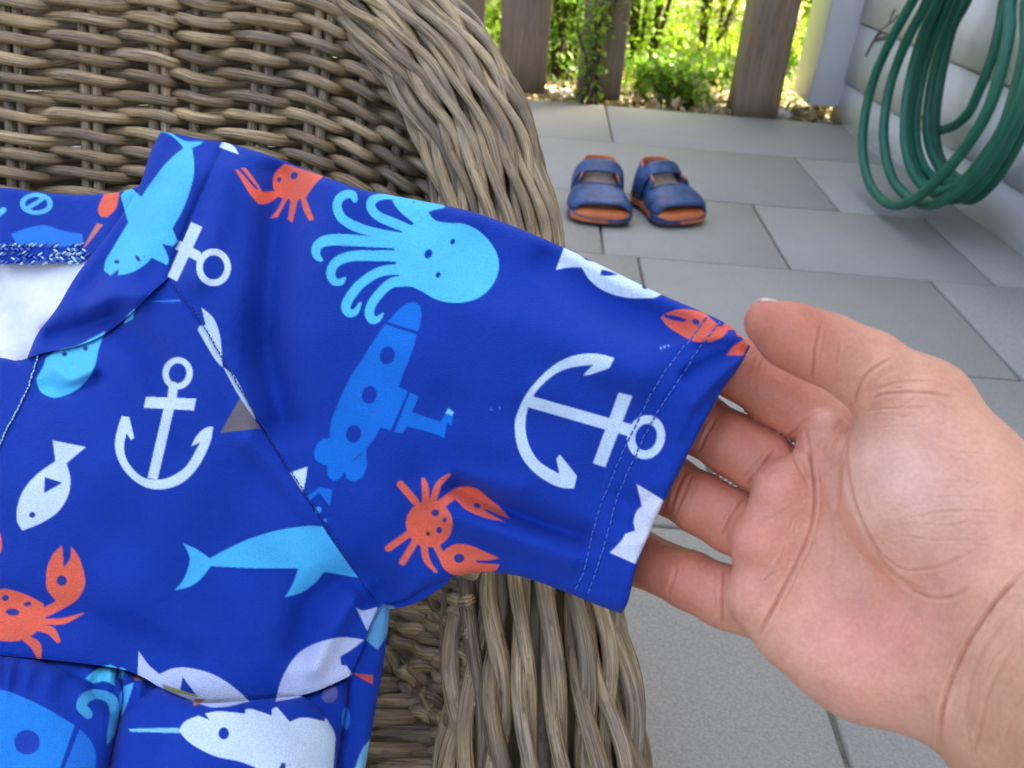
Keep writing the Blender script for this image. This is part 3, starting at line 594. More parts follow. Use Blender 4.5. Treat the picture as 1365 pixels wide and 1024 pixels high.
def soften(p):                                            # curves through shallow turns, keeps sharp corners
    n = len(p); a = p-np.roll(p, 1, 0); b = np.roll(p, -1, 0)-p; tn = np.abs((np.arctan2(b[:, 1], b[:, 0])-np.arctan2(a[:, 1], a[:, 0])+np.pi) % (2*np.pi)-np.pi)
    c = np.nonzero(tn > 0.72)[0]
    if len(c) == 0: return catmull(p, 6, True)
    out = []
    for i, s in enumerate(c):
        e = c[(i+1) % len(c)]; run = [p[(s+k_) % n] for k_ in range(((e-s-1) % n)+2)]
        out.append(catmull(run, 6)[:-1] if len(run) > 2 else np.array(run[:1]))
    return np.vstack(out)
def cv(pts): return np.asarray(pts, float)*0.25+np.array(ORG)
def poly(pts, c, smooth=False, raw=False):
    p = np.asarray(pts, float) if raw else cv(pts)
    p = catmull(p, 6, True) if smooth else soften(p)
    _paint(*p.min(0), *p.max(0), lambda X, Y: inside(X, Y, p), c)
def stroke(pts, w, c, smooth=True):
    p = cv(pts); w = np.broadcast_to(np.asarray(w, float), (len(p),))*0.125
    if smooth and len(p) > 2: q = catmull(np.column_stack([p, w]), 8); p, w = q[:, :2], q[:, 2]
    mx = w.max()
    def fn(X, Y):
        r = np.zeros(X.shape, bool)
        for i in range(len(p)-1):
            d = p[i+1]-p[i]; t = np.clip(((X-p[i, 0])*d[0]+(Y-p[i, 1])*d[1])/(d@d+1e-9), 0, 1)
            r |= np.hypot(X-p[i, 0]-t*d[0], Y-p[i, 1]-t*d[1]) < w[i]+(w[i+1]-w[i])*t
        return r
    _paint(*(p.min(0)-mx), *(p.max(0)+mx), fn, c)
def ell(x, y, rx, ry, c, rot=0.0, inner=None):
    cx, cy = cv((x, y)); rx, ry = rx/4, ry/4; m = max(rx, ry); ca, sa = math.cos(rot), math.sin(rot)
    def fn(X, Y):
        u = (X-cx)*ca+(Y-cy)*sa; v = -(X-cx)*sa+(Y-cy)*ca; r = (u/rx)**2+(v/ry)**2 < 1
        if inner: r &= (u/(inner[0]/4))**2+(v/(inner[1]/4))**2 > 1
        return r
    _paint(cx-m, cy-m, cx+m, cy+m, fn, c)
# octopus
ORG = (400, 230)
poly([(680, 215), (720, 255), (790, 270), (870, 275), (950, 310), (1020, 380), (1058, 460), (1055, 540), (1020, 610), (960, 665), (880, 692), (800, 695), (720, 675), (650, 635), (600, 612), (545, 600), (530, 540), (505, 440), (520, 345), (590, 290), (640, 240)], CYAN, True)
for pts, w in [([(570, 577), (490, 590), (430, 640), (385, 700), (370, 750), (385, 785), (415, 783), (445, 752)], [62, 52, 48, 48, 50, 45, 32, 8]),
               ([(555, 515), (430, 530), (330, 590), (270, 660), (245, 715), (260, 750), (295, 745), (322, 700)], [58, 52, 50, 50, 50, 44, 34, 16]),
               ([(545, 447), (400, 445), (280, 447), (200, 475), (165, 530), (180, 580), (215, 585), (240, 565)], [60, 56, 54, 50, 48, 42, 36, 14]),
               ([(520, 383), (350, 368), (220, 360), (140, 365), (95, 390), (85, 430), (100, 458), (118, 468)], [46, 58, 62, 58, 50, 46, 32, 14]),
               ([(560, 345), (420, 324), (310, 295), (230, 250), (200, 195), (208, 145), (245, 118), (282, 120), (292, 145)], [40, 46, 52, 50, 48, 46, 44, 40, 32]),
               ([(610, 315), (500, 270), (420, 235), (380, 190), (388, 148), (440, 130), (520, 130), (600, 138)], [44, 52, 48, 48, 46, 32, 32, 40])]: stroke(pts, w, CYAN)
poly([(490, 120), (560, 130), (610, 165), (622, 130), (700, 140), (775, 165), (770, 190), (720, 200), (680, 215), (700, 245), (640, 300), (600, 265), (540, 215), (500, 165)], CYAN)
ell(815, 370, 12, 17, BLUE, 0.5); ell(737, 547, 12, 17, BLUE, 0.4); ell(685, 435, 20, 26, BLUE, 0.5)
# submarine
ORG = (400, 400)
poly([(468, 118), (520, 60), (570, 22), (610, 12), (640, 30), (648, 80), (640, 130), (628, 168)], MIDB)
poly([(455, 130), (400, 210), (330, 320), (260, 430), (200, 560), (165, 660), (160, 735), (110, 750), (78, 800), (80, 850), (120, 878), (145, 878), (148, 940), (180, 968), (215, 950), (240, 915), (250, 955), (290, 972), (335, 940), (358, 880), (355, 800), (400, 735), (430, 680), (485, 697), (575, 488), (527, 463), (560, 370), (600, 270), (622, 185)], MIDB)
poly([(588, 493), (633, 515), (598, 600), (750, 650), (775, 610), (820, 610), (805, 670), (785, 650), (770, 738), (712, 712), (570, 675), (548, 712), (503, 705)], MIDB)
poly([(793, 578), (822, 600), (810, 615), (775, 605)], lin(120, 210, 235))
for x, y in ((466, 297), (370, 507), (286, 715)): ell(x, y, 40, 48, BLUE, 0.25)
poly([(270, 865), (330, 815), (325, 828), (282, 862)], NAVY)
for x, y in ((1020, 585), (1066, 577)): ell(x, y, 5, 8, lin(80, 140, 230))
# anchor on the sleeve
ORG = (660, 440)
poly([(637, 150), (560, 130), (480, 128), (400, 145), (320, 185), (240, 255), (170, 340), (125, 430), (107, 500), (115, 600), (150, 690), (210, 760), (280, 810), (350, 840), (420, 847), (437, 780), (390, 720), (345, 665), (328, 690), (345, 768), (290, 740), (225, 690), (180, 610), (162, 520), (172, 430), (205, 350), (260, 285), (330, 230), (410, 200), (525, 185), (470, 243), (510, 238), (610, 203)], WHITE)
poly([(190, 352), (730, 505), (715, 568), (170, 410)], WHITE); poly([(660, 335), (733, 352), (588, 732), (523, 712)], WHITE); ell(806, 572, 100, 118, WHITE, 0.25, (58, 72))
for x, y in ((885, 98), (905, 90), (925, 85)): ell(x, y, 6, 8, lin(120, 170, 235))
poly([(849, 646), (865, 655), (885, 668), (866, 712), (847, 752), (813, 737), (828, 722), (834, 712), (847, 708), (845, 695), (849, 682), (856, 675)], lin(215, 222, 238), raw=True)
# crab at the sleeve's lower edge
ORG = (500, 600)
ell(290, 395, 124, 124, CORAL)
for pts, w in [([(138, 185), (215, 275)], 40), ([(258, 158), (268, 200), (272, 275)], [22, 36, 40]), ([(395, 133), (340, 185), (312, 265)], [16, 32, 38]), ([(72, 525), (185, 445)], 36), ([(148, 598), (215, 490)], 36), ([(325, 650), (275, 585), (262, 505)], [16, 34, 38]), ([(350, 290), (425, 235)], 48), ([(325, 505), (370, 595)], 38)]: stroke(pts, w, CORAL)
poly([(390, 235), (430, 205), (490, 195), (550, 210), (610, 260), (670, 310), (720, 368), (660, 345), (595, 318), (580, 322), (640, 355), (695, 382), (620, 370), (540, 345), (480, 315), (440, 275)], CORAL)
poly([(350, 570), (385, 525), (440, 502), (510, 510), (580, 540), (665, 578), (600, 590), (535, 590), (545, 602), (665, 612), (640, 645), (560, 665), (440, 670), (380, 645), (350, 600)], CORAL)
ell(322, 336, 20, 18, NAVY); ell(372, 374, 11, 15, NAVY, .5); ell(343, 428, 15, 18, NAVY, .3); ell(283, 447, 10, 12, lin(30, 20, 40)); ell(545, 298, 19, 14, NAVY, .4); ell(449, 578, 28, 24, NAVY)
# top edge of the sleeve: fish, crab claw at the cuff
ORG = (700, 300)
poly([(215, 105), (165, 240), (230, 228), (300, 225), (360, 310), (450, 365), (560, 390), (680, 390), (726, 372), (740, 330), (480, 200), (370, 185), (330, 190), (280, 150), (250, 110)], lin(212, 234, 248)); poly([(280, 145), (370, 150), (372, 196), (330, 188)], BLUE); poly([(408, 238), (445, 246), (500, 266), (450, 272), (400, 270)], BLUE); ell(637, 333, 15, 9, BLUE, .5)
poly([(725, 495), (760, 470), (830, 450), (900, 455), (960, 470), (990, 500), (1050, 545), (1072, 515), (1150, 560), (1085, 560), (1050, 600), (980, 625), (900, 620), (820, 580), (760, 540)], CORAL); poly([(745, 478), (800, 485), (865, 505), (850, 520), (790, 508), (745, 494)], BLUE); ell(912, 518, 20, 15, NAVY, .4)
poly([(1075, 695), (1110, 650), (1175, 608), (1190, 640), (1165, 695)], CORAL); poly([(1120, 560), (1170, 580), (1160, 600), (1130, 590)], CORAL)
# shoulder: shark, anchor, crab
ORG = (120, 160)
poly([(335, 75), (380, 44), (420, 58), (470, 95), (520, 115), (608, 115), (580, 135), (545, 150), (557, 250), (545, 340), (500, 470), (440, 580), (470, 650), (440, 675), (385, 662), (400, 690), (420, 740), (412, 775), (330, 735), (290, 775), (220, 815), (150, 830), (150, 800), (110, 830), (75, 805), (85, 750), (120, 690), (205, 548), (185, 480), (165, 405), (205, 350), (275, 412), (330, 330), (400, 240), (450, 190), (500, 150), (460, 105), (400, 68)], lin(80, 190, 232))
ell(144, 757, 14, 11, NAVY); ell(256, 740, 10, 20, NAVY, -.7); ell(290, 730, 6, 5, NAVY); poly([(130, 812), (155, 795), (150, 830)], NAVY)
poly([(690, 145), (715, 108), (770, 145), (795, 185), (740, 165)], lin(205, 232, 238))
poly([(540, 545), (600, 572), (465, 862), (415, 835)], WHITE); poly([(455, 690), (480, 645), (590, 705), (600, 755), (575, 755), (500, 715)], WHITE); ell(660, 787, 92, 100, WHITE, 0, (58, 65))
poly([(1040, 235), (1130, 265), (1245, 300), (1195, 350), (1150, 415), (1195, 530), (1170, 540), (1140, 480), (1125, 420), (1108, 430), (1080, 550), (1055, 530), (1065, 480), (1070, 430), (1055, 420), (1000, 520), (960, 525), (1000, 480), (1030, 420), (1005, 410), (950, 445), (900, 450), (850, 390), (775, 265), (800, 275), (880, 365), (900, 370), (805, 255), (830, 255), (880, 320), (920, 385), (985, 380), (975, 340), (985, 290), (1010, 260)], CORAL)
ell(1010, 320, 13, 14, NAVY); ell(1090, 298, 18, 22, NAVY, .6)
# front: ray, anchor, fish, crab, dolphin
ORG = (20, 380)
poly([(115, 500), (150, 440), (165, 390), (230, 350), (330, 325), (420, 280), (485, 245), (450, 330), (430, 420), (390, 500), (320, 565), (220, 602), (150, 580), (125, 545)], CYAN)
ell(265, 369, 15, 12, NAVY, -.3); ell(377, 339, 13, 14, NAVY); poly([(640, 125), (630, 180), (580, 207), (600, 165)], CYAN); poly([(730, 85), (800, 83), (880, 76), (884, 90), (800, 92)], lin(50, 130, 220))
ell(868, 472, 80, 86, WHITE, .2, (47, 54)); stroke([(845, 540), (838, 605)], 48, WHITE); poly([(700, 597), (967, 607), (955, 670), (688, 655)], WHITE); poly([(795, 655), (850, 655), (760, 1040), (708, 1030)], WHITE)
poly([(995, 120), (1060, 180), (1095, 280), (1107, 440), (1060, 385), (975, 240), (985, 220), (1018, 213)], lin(190, 215, 235)); poly([(1112, 440), (1165, 480), (1220, 580), (1275, 690), (1283, 720), (1200, 600)], lin(190, 215, 235)); poly([(1200, 605), (1312, 765), (1095, 790)], GREYB)
ORG = (0, 560)
poly([(650, -20), (690, -15), (716, 95), (700, 108), (675, 70), (663, 130), (668, 190), (700, 250), (760, 305), (840, 320), (920, 300), (1000, 240), (1070, 118), (1020, 142), (1050, 85), (1095, 45), (1138, 35), (1120, 125), (1060, 245), (980, 330), (880, 368), (780, 360), (690, 300), (635, 220), (615, 140), (625, 60)], WHITE)
poly([(282, 110), (458, 145), (355, 232), (375, 310), (365, 400), (310, 490), (220, 550), (120, 590), (92, 540), (95, 460), (130, 370), (200, 290), (297, 220)], WHITE); poly([(240, 305), (335, 335), (235, 393)], BLUE); ell(173, 507, 17, 15, BLUE)
poly([(330, 670), (290, 710), (255, 780), (247, 860), (255, 910), (300, 965), (240, 1000), (230, 1060), (330, 1010), (410, 960), (450, 890), (452, 830), (420, 730), (380, 675), (375, 740), (340, 790), (335, 700)], CORAL); ell(330, 857, 28, 27, NAVY); poly([(-60, 560), (0, 600), (8, 640), (5, 700), (-40, 760)], CORAL)
ORG = (0, 768)
poly([(-200, 150), (-120, 95), (0, 72), (60, 75), (140, 100), (230, 145), (245, 200), (230, 260), (180, 310), (120, 340), (60, 350), (0, 345), (-120, 330), (-200, 250)], CORAL)
for pts, w in [([(230, 245), (340, 240), (445, 200)], [30, 32, 6]), ([(190, 275), (270, 292), (310, 345)], [30, 46, 26]), ([(125, 325), (190, 370), (207, 428)], [34, 52, 30])]: stroke(pts, w, CORAL)
ell(30, 118, 19, 17, NAVY); ell(148, 150, 21, 12, NAVY, -.2); ell(68, 193, 37, 19, NAVY, .1)
ORG = (220, 600)
poly([(98, 498), (170, 530), (240, 578), (330, 530), (450, 475), (600, 430), (740, 408), (840, 408), (880, 470), (1030, 682), (850, 650), (800, 710), (730, 760), (640, 787), (680, 720), (712, 632), (500, 632), (245, 620), (190, 690), (130, 730), (52, 750), (100, 690), (132, 600), (125, 550)], lin(74, 184, 238))
poly([(668, 122), (760, 90), (750, 160), (735, 228)], lin(205, 230, 245)); poly([(830, 200), (893, 212), (880, 300), (820, 225), (770, 275), (755, 250)], MIDB); ell(818, 322, 16, 20, lin(60, 150, 230), .5); ell(855, 376, 9, 8, lin(60, 150, 230))
# lower edge: whales behind the pouch seam
ORG = (0, 768)
poly([(740, 400), (790, 470), (850, 525), (920, 495), (1000, 490), (1110, 515), (1200, 560), (1280, 620), (1330, 670), (1180, 700), (1060, 680), (735, 540)], lin(188, 202, 230)); poly([(975, 538), (1055, 645), (960, 615)], BLUE); poly([(860, 575), (930, 597), (1060, 640), (1050, 648), (900, 612)], lin(150, 155, 90))
ORG = (220, 768)
poly([(590, 670), (620, 560), (680, 450), (760, 380), (870, 340), (960, 328), (1062, 340), (1000, 390), (935, 430), (940, 475), (970, 480), (1000, 525), (880, 585), (740, 640)], lin(190, 200, 226)); poly([(1020, 170), (1060, 185), (1135, 165), (1080, 295)], lin(170, 190, 225))
# pouches
poly([(75, 820), (110, 775), (180, 745), (240, 770), (215, 735), (290, 722), (430, 735), (430, 712), (470, 712), (570, 745), (570, 712), (595, 698), (620, 725), (665, 778), (740, 755), (850, 775), (858, 755), (905, 840), (905, 940), (880, 1300), (600, 1080), (500, 1030), (400, 990), (280, 965), (180, 920), (110, 870)], WHITE); ell(314, 840, 28, 33, BLUE); poly([(610, 1024), (625, 995), (645, 1000), (640, 1060)], NAVY)
ORG = (0, 768)
poly([(685, 816), (950, 810), (965, 838), (700, 830)], lin(130, 200, 240))
poly([(-300, 560), (0, 605), (100, 635), (240, 700), (400, 795), (300, 1080), (-300, 1200)], lin(30, 128, 216)); poly([(425, 815), (480, 870), (512, 950), (505, 1060), (330, 1060)], lin(26, 110, 205)); ell(145, 885, 68, 66, lin(20, 62, 165))
stroke([(470, 735), (435, 690), (470, 640), (540, 632), (600, 665), (612, 740), (595, 830), (575, 890)], [50, 56, 56, 50, 56, 52, 44, 10], lin(66, 160, 205))
poly([(455, 545), (520, 495), (590, 472), (625, 490), (610, 560), (615, 585), (560, 560), (500, 572)], lin(80, 190, 230)); poly([(715, 568), (690, 650), (650, 750), (640, 640), (660, 590)], lin(80, 180, 235)); poly([(640, 488), (670, 495), (650, 555), (632, 540)], lin(90, 190, 230)); ell(735, 545, 22, 14, lin(150, 110, 110)); poly([(1040, 655), (1100, 655), (1050, 690), (1030, 690)], lin(190, 120, 90))
ORG = (220, 768)
ell(880, 630, 40, 50, lin(90, 90, 150), .4); poly([(1120, 210), (1160, 150), (1225, 160), (1190, 300), (1135, 395), (1070, 340)], lin(96, 160, 205)); poly([(1000, 518), (1110, 530), (1110, 580), (1080, 565)], lin(190, 80, 70)); poly([(1095, 870), (1085, 1060), (1000, 1060), (1050, 930)], lin(110, 170, 205)); ell(965, 760, 22, 60, lin(40, 130, 215))
# back of the neck
ORG = (0, 230)
ell(195, 168, 88, 58, lin(90, 185, 235), 0, (60, 36)); stroke([(150, 190), (200, 160), (240, 130)], 22, lin(90, 185, 235)); poly([(640, 90), (560, 108), (525, 190), (535, 235), (570, 240), (620, 190)], CORAL); poly([(520, 270), (550, 280), (470, 380), (440, 410), (490, 320)], lin(200, 120, 100))
poly([(60, 330), (140, 300), (240, 282), (330, 310), (440, 330), (445, 385), (250, 400), (90, 380)], lin(38, 120, 220)); stroke([(-20, 235), (20, 200)], 30, lin(90, 185, 235)); ell(-250, 150, 90, 60, CYAN)
def ink_at(px, py):
    ix = np.clip(((px-OX)*SS).astype(int), 1, CW-2); iy = np.clip(((py-OY)*SS).astype(int), 1, CH-2); s = 0
    for a in (-1, 0, 1):
        for b in (-1, 0, 1): s = s+ink[iy+a, ix+b]
    return s/9
# ---- drape: depth of the cloth (thin-plate spline through measured heights) and its folds
ctl = np.array([(1000, 462, .283), (965, 515, .288), (915, 610, .300), (870, 700, .307), (828, 818, .316), (780, 480, .324), (700, 500, .342), (740, 325, .352), (880, 392, .316), (640, 763, .372), (720, 775, .352), (560, 330, .372), (560, 560, .366), (420, 230, .405), (300, 190, .43), (215, 175, .448), (508, 808, .388), (400, 500, .386), (250, 600, .392), (100, 600, .398), (-100, 700, .40), (0, 875, .39), (250, 900, .388), (465, 905, .392), (40, 475, .425), (225, 370, .404), (130, 330, .436), (-200, 400, .45), (-240, 1100, .365), (120, 1100, .362), (450, 1100, .37), (500, 960, .40)], float)
def tps(c):
    n = len(c); d = np.hypot(c[:, None, 0]-c[None, :, 0], c[:, None, 1]-c[None, :, 1])/300; K = np.where(d > 0, d*d*np.log(d+1e-12), 0)+0.02*np.eye(n)
    Pm = np.column_stack([np.ones(n), c[:, :2]/300]); A = np.block([[K, Pm], [Pm.T, np.zeros((3, 3))]]); return np.linalg.solve(A, np.concatenate([c[:, 2], np.zeros(3)]))
tw_ = tps(ctl)
def seg_d(X, Y, p):
    d = np.full(X.shape, 1e9)
    for i in range(len(p)-1):
        a, b = p[i], p[i+1]; e = b-a; t = np.clip(((X-a[0])*e[0]+(Y-a[1])*e[1])/(e@e+1e-9), 0, 1); d = np.minimum(d, np.hypot(X-a[0]-t*e[0], Y-a[1]-t*e[1]))
    return d
folds = [  # polyline, depth change in metres (+ = away from the eye), half width in px
    ([(378, 235), (372, 300), (362, 380), (360, 470), (378, 560)], 0.0105, 30), ([(300, 230), (285, 300), (262, 370)], -0.0035, 22), ([(450, 260), (440, 340), (430, 430)], -0.0030, 42),
    ([(730, 350), (800, 400), (870, 428), (905, 440)], 0.0050, 24), ([(690, 420), (780, 470), (850, 500)], -0.0030, 32),
    ([(610, 648), (660, 672), (720, 695), (780, 716)], 0.0052, 14), ([(600, 690), (680, 715), (760, 745)], -0.0040, 20), ([(560, 660), (620, 640), (690, 650)], -0.0022, 18),
    ([(520, 790), (470, 770), (420, 800), (400, 860)], 0.0050, 24), ([(470, 800), (440, 850), (420, 890)], -0.0030, 14), ([(330, 640), (300, 700), (280, 800)], 0.0022, 50), ([(120, 480), (180, 540), (230, 600)], 0.0016, 30),
    ([(150, 420), (110, 440), (70, 448)], 0.0060, 16), ([(180, 395), (140, 400), (100, 410)], -0.0040, 16), ([(250, 230), (200, 330), (140, 400)], -0.0035, 22), ([(195, 250), (150, 340), (100, 410)], 0.0030, 16),
    ([(75, 492), (95, 505), (120, 495)], -0.0028, 10), ([(60, 515), (90, 520), (130, 505)], 0.0024, 9), ([(160, 440), (200, 470), (215, 520)], 0.0030, 20), ([(600, 540), (680, 560), (740, 560)], 0.0018, 30), ([(330, 590), (420, 690), (490, 780)], -0.0022, 14),
    ([(990, 470), (955, 480), (915, 500)], 0.0016, 9), ([(985, 478), (950, 510), (925, 540)], -0.0014, 9), ([(975, 450), (940, 450), (900, 462)], -0.0012, 8), ([(960, 520), (935, 545), (915, 590)], 0.0012, 10), ([(880, 660), (850, 670), (820, 660)], 0.0010, 10), ([(860, 720), (830, 725), (800, 712)], -0.0010, 10),
    ([(640, 330), (700, 400), (720, 480)], 0.0020, 34), ([(520, 480), (540, 580), (500, 680)], -0.0020, 40), ([(0, 800), (130, 830), (260, 880)], 0.0018, 24)]
folds = [(catmull(p, 6), a, w) for p, a, w in folds]
HEM1 = catmull([(941, 421), (925, 447), (900, 477), (875, 514), (853, 555), (831, 602), (809, 655), (795, 692), (777, 766), (763, 791)], 10)
HEM2 = catmull([(961, 427), (946, 446), (928, 471), (900, 514), (875, 552), (847, 608), (825, 658), (814, 696), (803, 735), (790, 775), (781, 797)], 10)
wv = rng.uniform(-1, 1, (14, 4))
def drape(X, Y):
    Z = tw_[-3]+tw_[-2]*X/300+tw_[-1]*Y/300
    for (x, y, _), w in zip(ctl, tw_[:-3]):
        d2 = ((X-x)**2+(Y-y)**2)/9e4; Z = Z+w*0.5*d2*np.log(d2+1e-12)
    for p, a, w in folds:
        bx0, by0 = p.min(0)-3*w; bx1, by1 = p.max(0)+3*w; m = (X > bx0) & (X < bx1) & (Y > by0) & (Y < by1)
        if m.any(): d = seg_d(X[m], Y[m], p); Z[m] += 1.8*a*np.exp(-(d/w)**2)
    for a, b, c, d in wv: Z = Z+0.00035*np.sin(X*a*0.05+Y*b*0.05+c*9)
    h1, h2 = seg_d(X, Y, HEM1), seg_d(X, Y, HEM2)
    Z = Z+0.0007*np.exp(-(h1/3.0)**2)+0.0007*np.exp(-(h2/3.0)**2)-0.0009*np.exp(-((h1+h2)/26.0)**4)
    return Z
shirt = empty('swim_shirt', (float(P(250, 600, .4)[0]), float(P(250, 600, .4)[1]), 0), 'child\'s blue short-sleeved swim shirt printed with sea animals and anchors, on the armchair', 'swim shirt')
FAB = MAT['fabric']
def panel(name, outline, free=(), T=0.004, Re=13, step=1.5, dz=0.0, extra=None, mat=None, seam=0.0006, par=shirt, back=True):
    p = np.asarray(outline, float)
    def grid(step):
        x0, y0 = p.min(0)-step; x1, y1 = p.max(0)+step; X, Y = np.meshgrid(np.arange(x0, x1+step, step), np.arange(y0, y1+step, step)); ins = inside(X, Y, p)
        cell = ins[:-1, :-1] | ins[1:, :-1] | ins[:-1, 1:] | ins[1:, 1:]; use = np.zeros(X.shape, bool)
        for a, b in ((0, 0), (1, 0), (0, 1), (1, 1)): use[a:a+cell.shape[0], b:b+cell.shape[1]] |= cell
        snap = use & ~ins; sx, sy = X[snap], Y[snap]; best = np.full(sx.shape, 1e9); bx, by = sx.copy(), sy.copy()
        for i in range(len(p)):
            a, b = p[i], p[(i+1) % len(p)]; e = b-a; t = np.clip(((sx-a[0])*e[0]+(sy-a[1])*e[1])/(e@e+1e-9), 0, 1); qx, qy = a[0]+t*e[0], a[1]+t*e[1]; d = np.hypot(sx-qx, sy-qy); m = d < best
            best[m] = d[m]; bx[m] = qx[m]; by[m] = qy[m]
        X[snap] = bx; Y[snap] = by; ids = np.full(X.shape, -1); ids[use] = np.arange(use.sum())
        r, c = np.nonzero(cell); q = np.stack([ids[r, c], ids[r+1, c], ids[r+1, c+1], ids[r, c+1]], -1); return X[use], Y[use], q
    X, Y, q = grid(step); Z = drape(X, Y)+dz
    if extra is not None: Z = Z+extra(X, Y)
    if seam: Z = Z+seam*np.exp(-(seg_d(X, Y, np.vstack([p, p[:1]]))/3.5)**2)
    for fr in free:
        d = np.minimum(seg_d(X, Y, np.asarray(fr, float)), Re); Z = Z+T*(1-np.sqrt(np.clip(1-(1-d/Re)**2, 0, 1)))
    o = link(name, mesh_np(name, P(X, Y, Z), q, col=ink_at(X, Y)), mat or FAB, par)
    if back:
        X, Y, q = grid(9.0); Z = drape(X, Y)+dz+2*T+0.0015
        if extra is not None: Z = Z+np.maximum(extra(X, Y), 0)
        link(name+'_back', mesh_np(name+'_back', P(X, Y, Z), q[:, ::-1], col=np.tile(np.array(BLUE), (len(X), 1))), FAB, par)
    return o
topE = catmull([(300, 190), (355, 206), (420, 231), (480, 252), (530, 262), (620, 280), (680, 300), (740, 325), (810, 358), (880, 392), (941, 418), (975, 436), (1000, 462)], 8)
cuffE = catmull([(1000, 462), (985, 490), (958, 528), (920, 600), (880, 680), (850, 752), (838, 800), (828, 818)], 8)
lowE = catmull([(828, 818), (800, 808), (763, 793), (700, 770), (650, 763), (610, 768), (570, 782), (540, 799), (508, 808)], 8)
seamE = catmull([(508, 808), (478, 768), (440, 708), (392, 635), (345, 560), (298, 480), (262, 420), (240, 392), (225, 370)], 6)
foldE = catmull([(225, 370), (240, 330), (258, 285), (280, 235), (300, 190)], 6)
sleeve = panel('sleeve', np.vstack([topE, cuffE[1:], lowE[1:], seamE[1:], foldE[1:-1]]), [topE, lowE, cuffE], T=0.0045, Re=14, seam=0.0)
# shoulder yoke folded over towards the neck
yl = catmull([(215, 175), (200, 205), (185, 250), (160, 290), (130, 330), (100, 370), (75, 412), (50, 445), (36, 478)], 6)
yb = catmull([(36, 478), (60, 470), (100, 462), (135, 448), (170, 422), (200, 392), (225, 370)], 6)
panel('shoulder_yoke', np.vstack([yl, yb[1:], foldE[1:], catmull([(300, 190), (270, 186), (240, 180), (215, 175)], 4)[1:-1]]), [yl], T=0.005, Re=13, dz=-0.001, extra=lambda X, Y: -0.0025*np.exp(-(seg_d(X, Y, yb)/16)**2)+0.003*np.exp(-(seg_d(X, Y, foldE)/7)**2))
# front of the body
pk = catmull([(465, 902), (430, 918), (400, 927), (365, 931), (330, 934), (290, 937), (260, 936), (225, 924), (195, 905), (165, 893), (130, 887), (70, 880), (0, 874), (-80, 870), (-250, 872)], 6)
sideE = catmull([(508, 808), (495, 830), (484, 862), (465, 902)], 6)
neckL = [(-250, 500), (-80, 470), (0, 478), (22, 480)]
panel('body_front', np.vstack([seamE[::-1], sideE[1:], pk[1:], [(-250, 500), (-80, 474), (-20, 474), (8, 478), (24, 482)], yb[:-1]]), [[(-250, 872), (-250, 500), (-80, 474), (-20, 474), (8, 478), (24, 482)]], T=0.004, Re=9, dz=0.0006)
# puffy float pouches under the chest seam
def puff(c, rx, ry, a): return lambda X, Y: -1.25*a*np.clip(1-((X-c[0])/rx)**2-((Y-c[1])/ry)**2, 0, 1)**0.6+0.0013*(np.sin(X*0.21+Y*0.05+2.2*np.sin(X*0.037))+0.7*np.sin(X*0.11-Y*0.03+1))*np.exp(-((Y-900-0.06*(X-60))/26)**2)
mid = catmull([(160, 894), (164, 930), (158, 965), (150, 1000), (140, 1060), (135, 1180)], 6)
i0 = int(np.argmin(np.hypot(pk[:, 0]-163, pk[:, 1]-893)))
panel('left_pouch', np.vstack([pk[i0:], [(-250, 1180)], mid[::-1][:-1]]), [mid, np.vstack([pk[i0:], [(-250, 1180)]])], T=0.007, Re=20, extra=puff((-30, 1050), 210, 185, 0.019), dz=0.001)
rs = catmull([(465, 902), (462, 940), (455, 985), (448, 1030), (440, 1180)], 6)
panel('right_pouch', np.vstack([pk[:i0+1], mid[1:], rs[::-1][:-1]]), [mid, pk[:i0+1], rs], T=0.007, Re=20, extra=puff((300, 1060), 170, 170, 0.022), dz=0.001)
panel('side_panel', np.vstack([sideE, rs[1:], [(470, 1180)], catmull([(478, 1100), (487, 1024), (500, 950), (512, 880), (520, 812)], 6), [(514, 806)]]), [rs, catmull([(470, 1180), (487, 1024), (500, 950), (512, 880), (520, 812)], 6)], T=0.006, Re=13, dz=0.004)
# rolled underside of the armhole that shows at the sleeve's lower edge
ar = np.vstack([catmull([(508, 806), (540, 797), (570, 780), (600, 769)], 6), catmull([(598, 776), (572, 794), (548, 806), (520, 812)], 6)])
panel('armhole_turnup', ar, [], T=0.002, dz=0.006, seam=0, step=2.0)
# inside of the back at the neck: outer strip, overlocked seam, white lining
nb = np.vstack([catmull([(-250, 235), (-100, 246), (0, 250), (60, 257), (110, 260), (160, 256), (192, 246)], 6), [(140, 330), (112, 349), (0, 352), (-250, 350)]])
panel('back_neck', nb, [catmull([(-250, 235), (-100, 246), (0, 250), (60, 257), (110, 260), (160, 256), (192, 246)], 6)], T=0.003, Re=8, dz=0.020, seam=0)
panel('lining', [(-250, 340), (0, 345), (118, 340), (100, 392), (70, 440), (40, 492), (0, 500), (-250, 520)], [], dz=0.026, mat=MAT['lining'], seam=0, step=3.0, extra=lambda X, Y: 0.004*np.sin(X*0.031+Y*0.052+1.4*np.sin(Y*0.023))+0.0016*np.sin(X*0.071-Y*0.043+1.1*np.sin(X*0.05)))
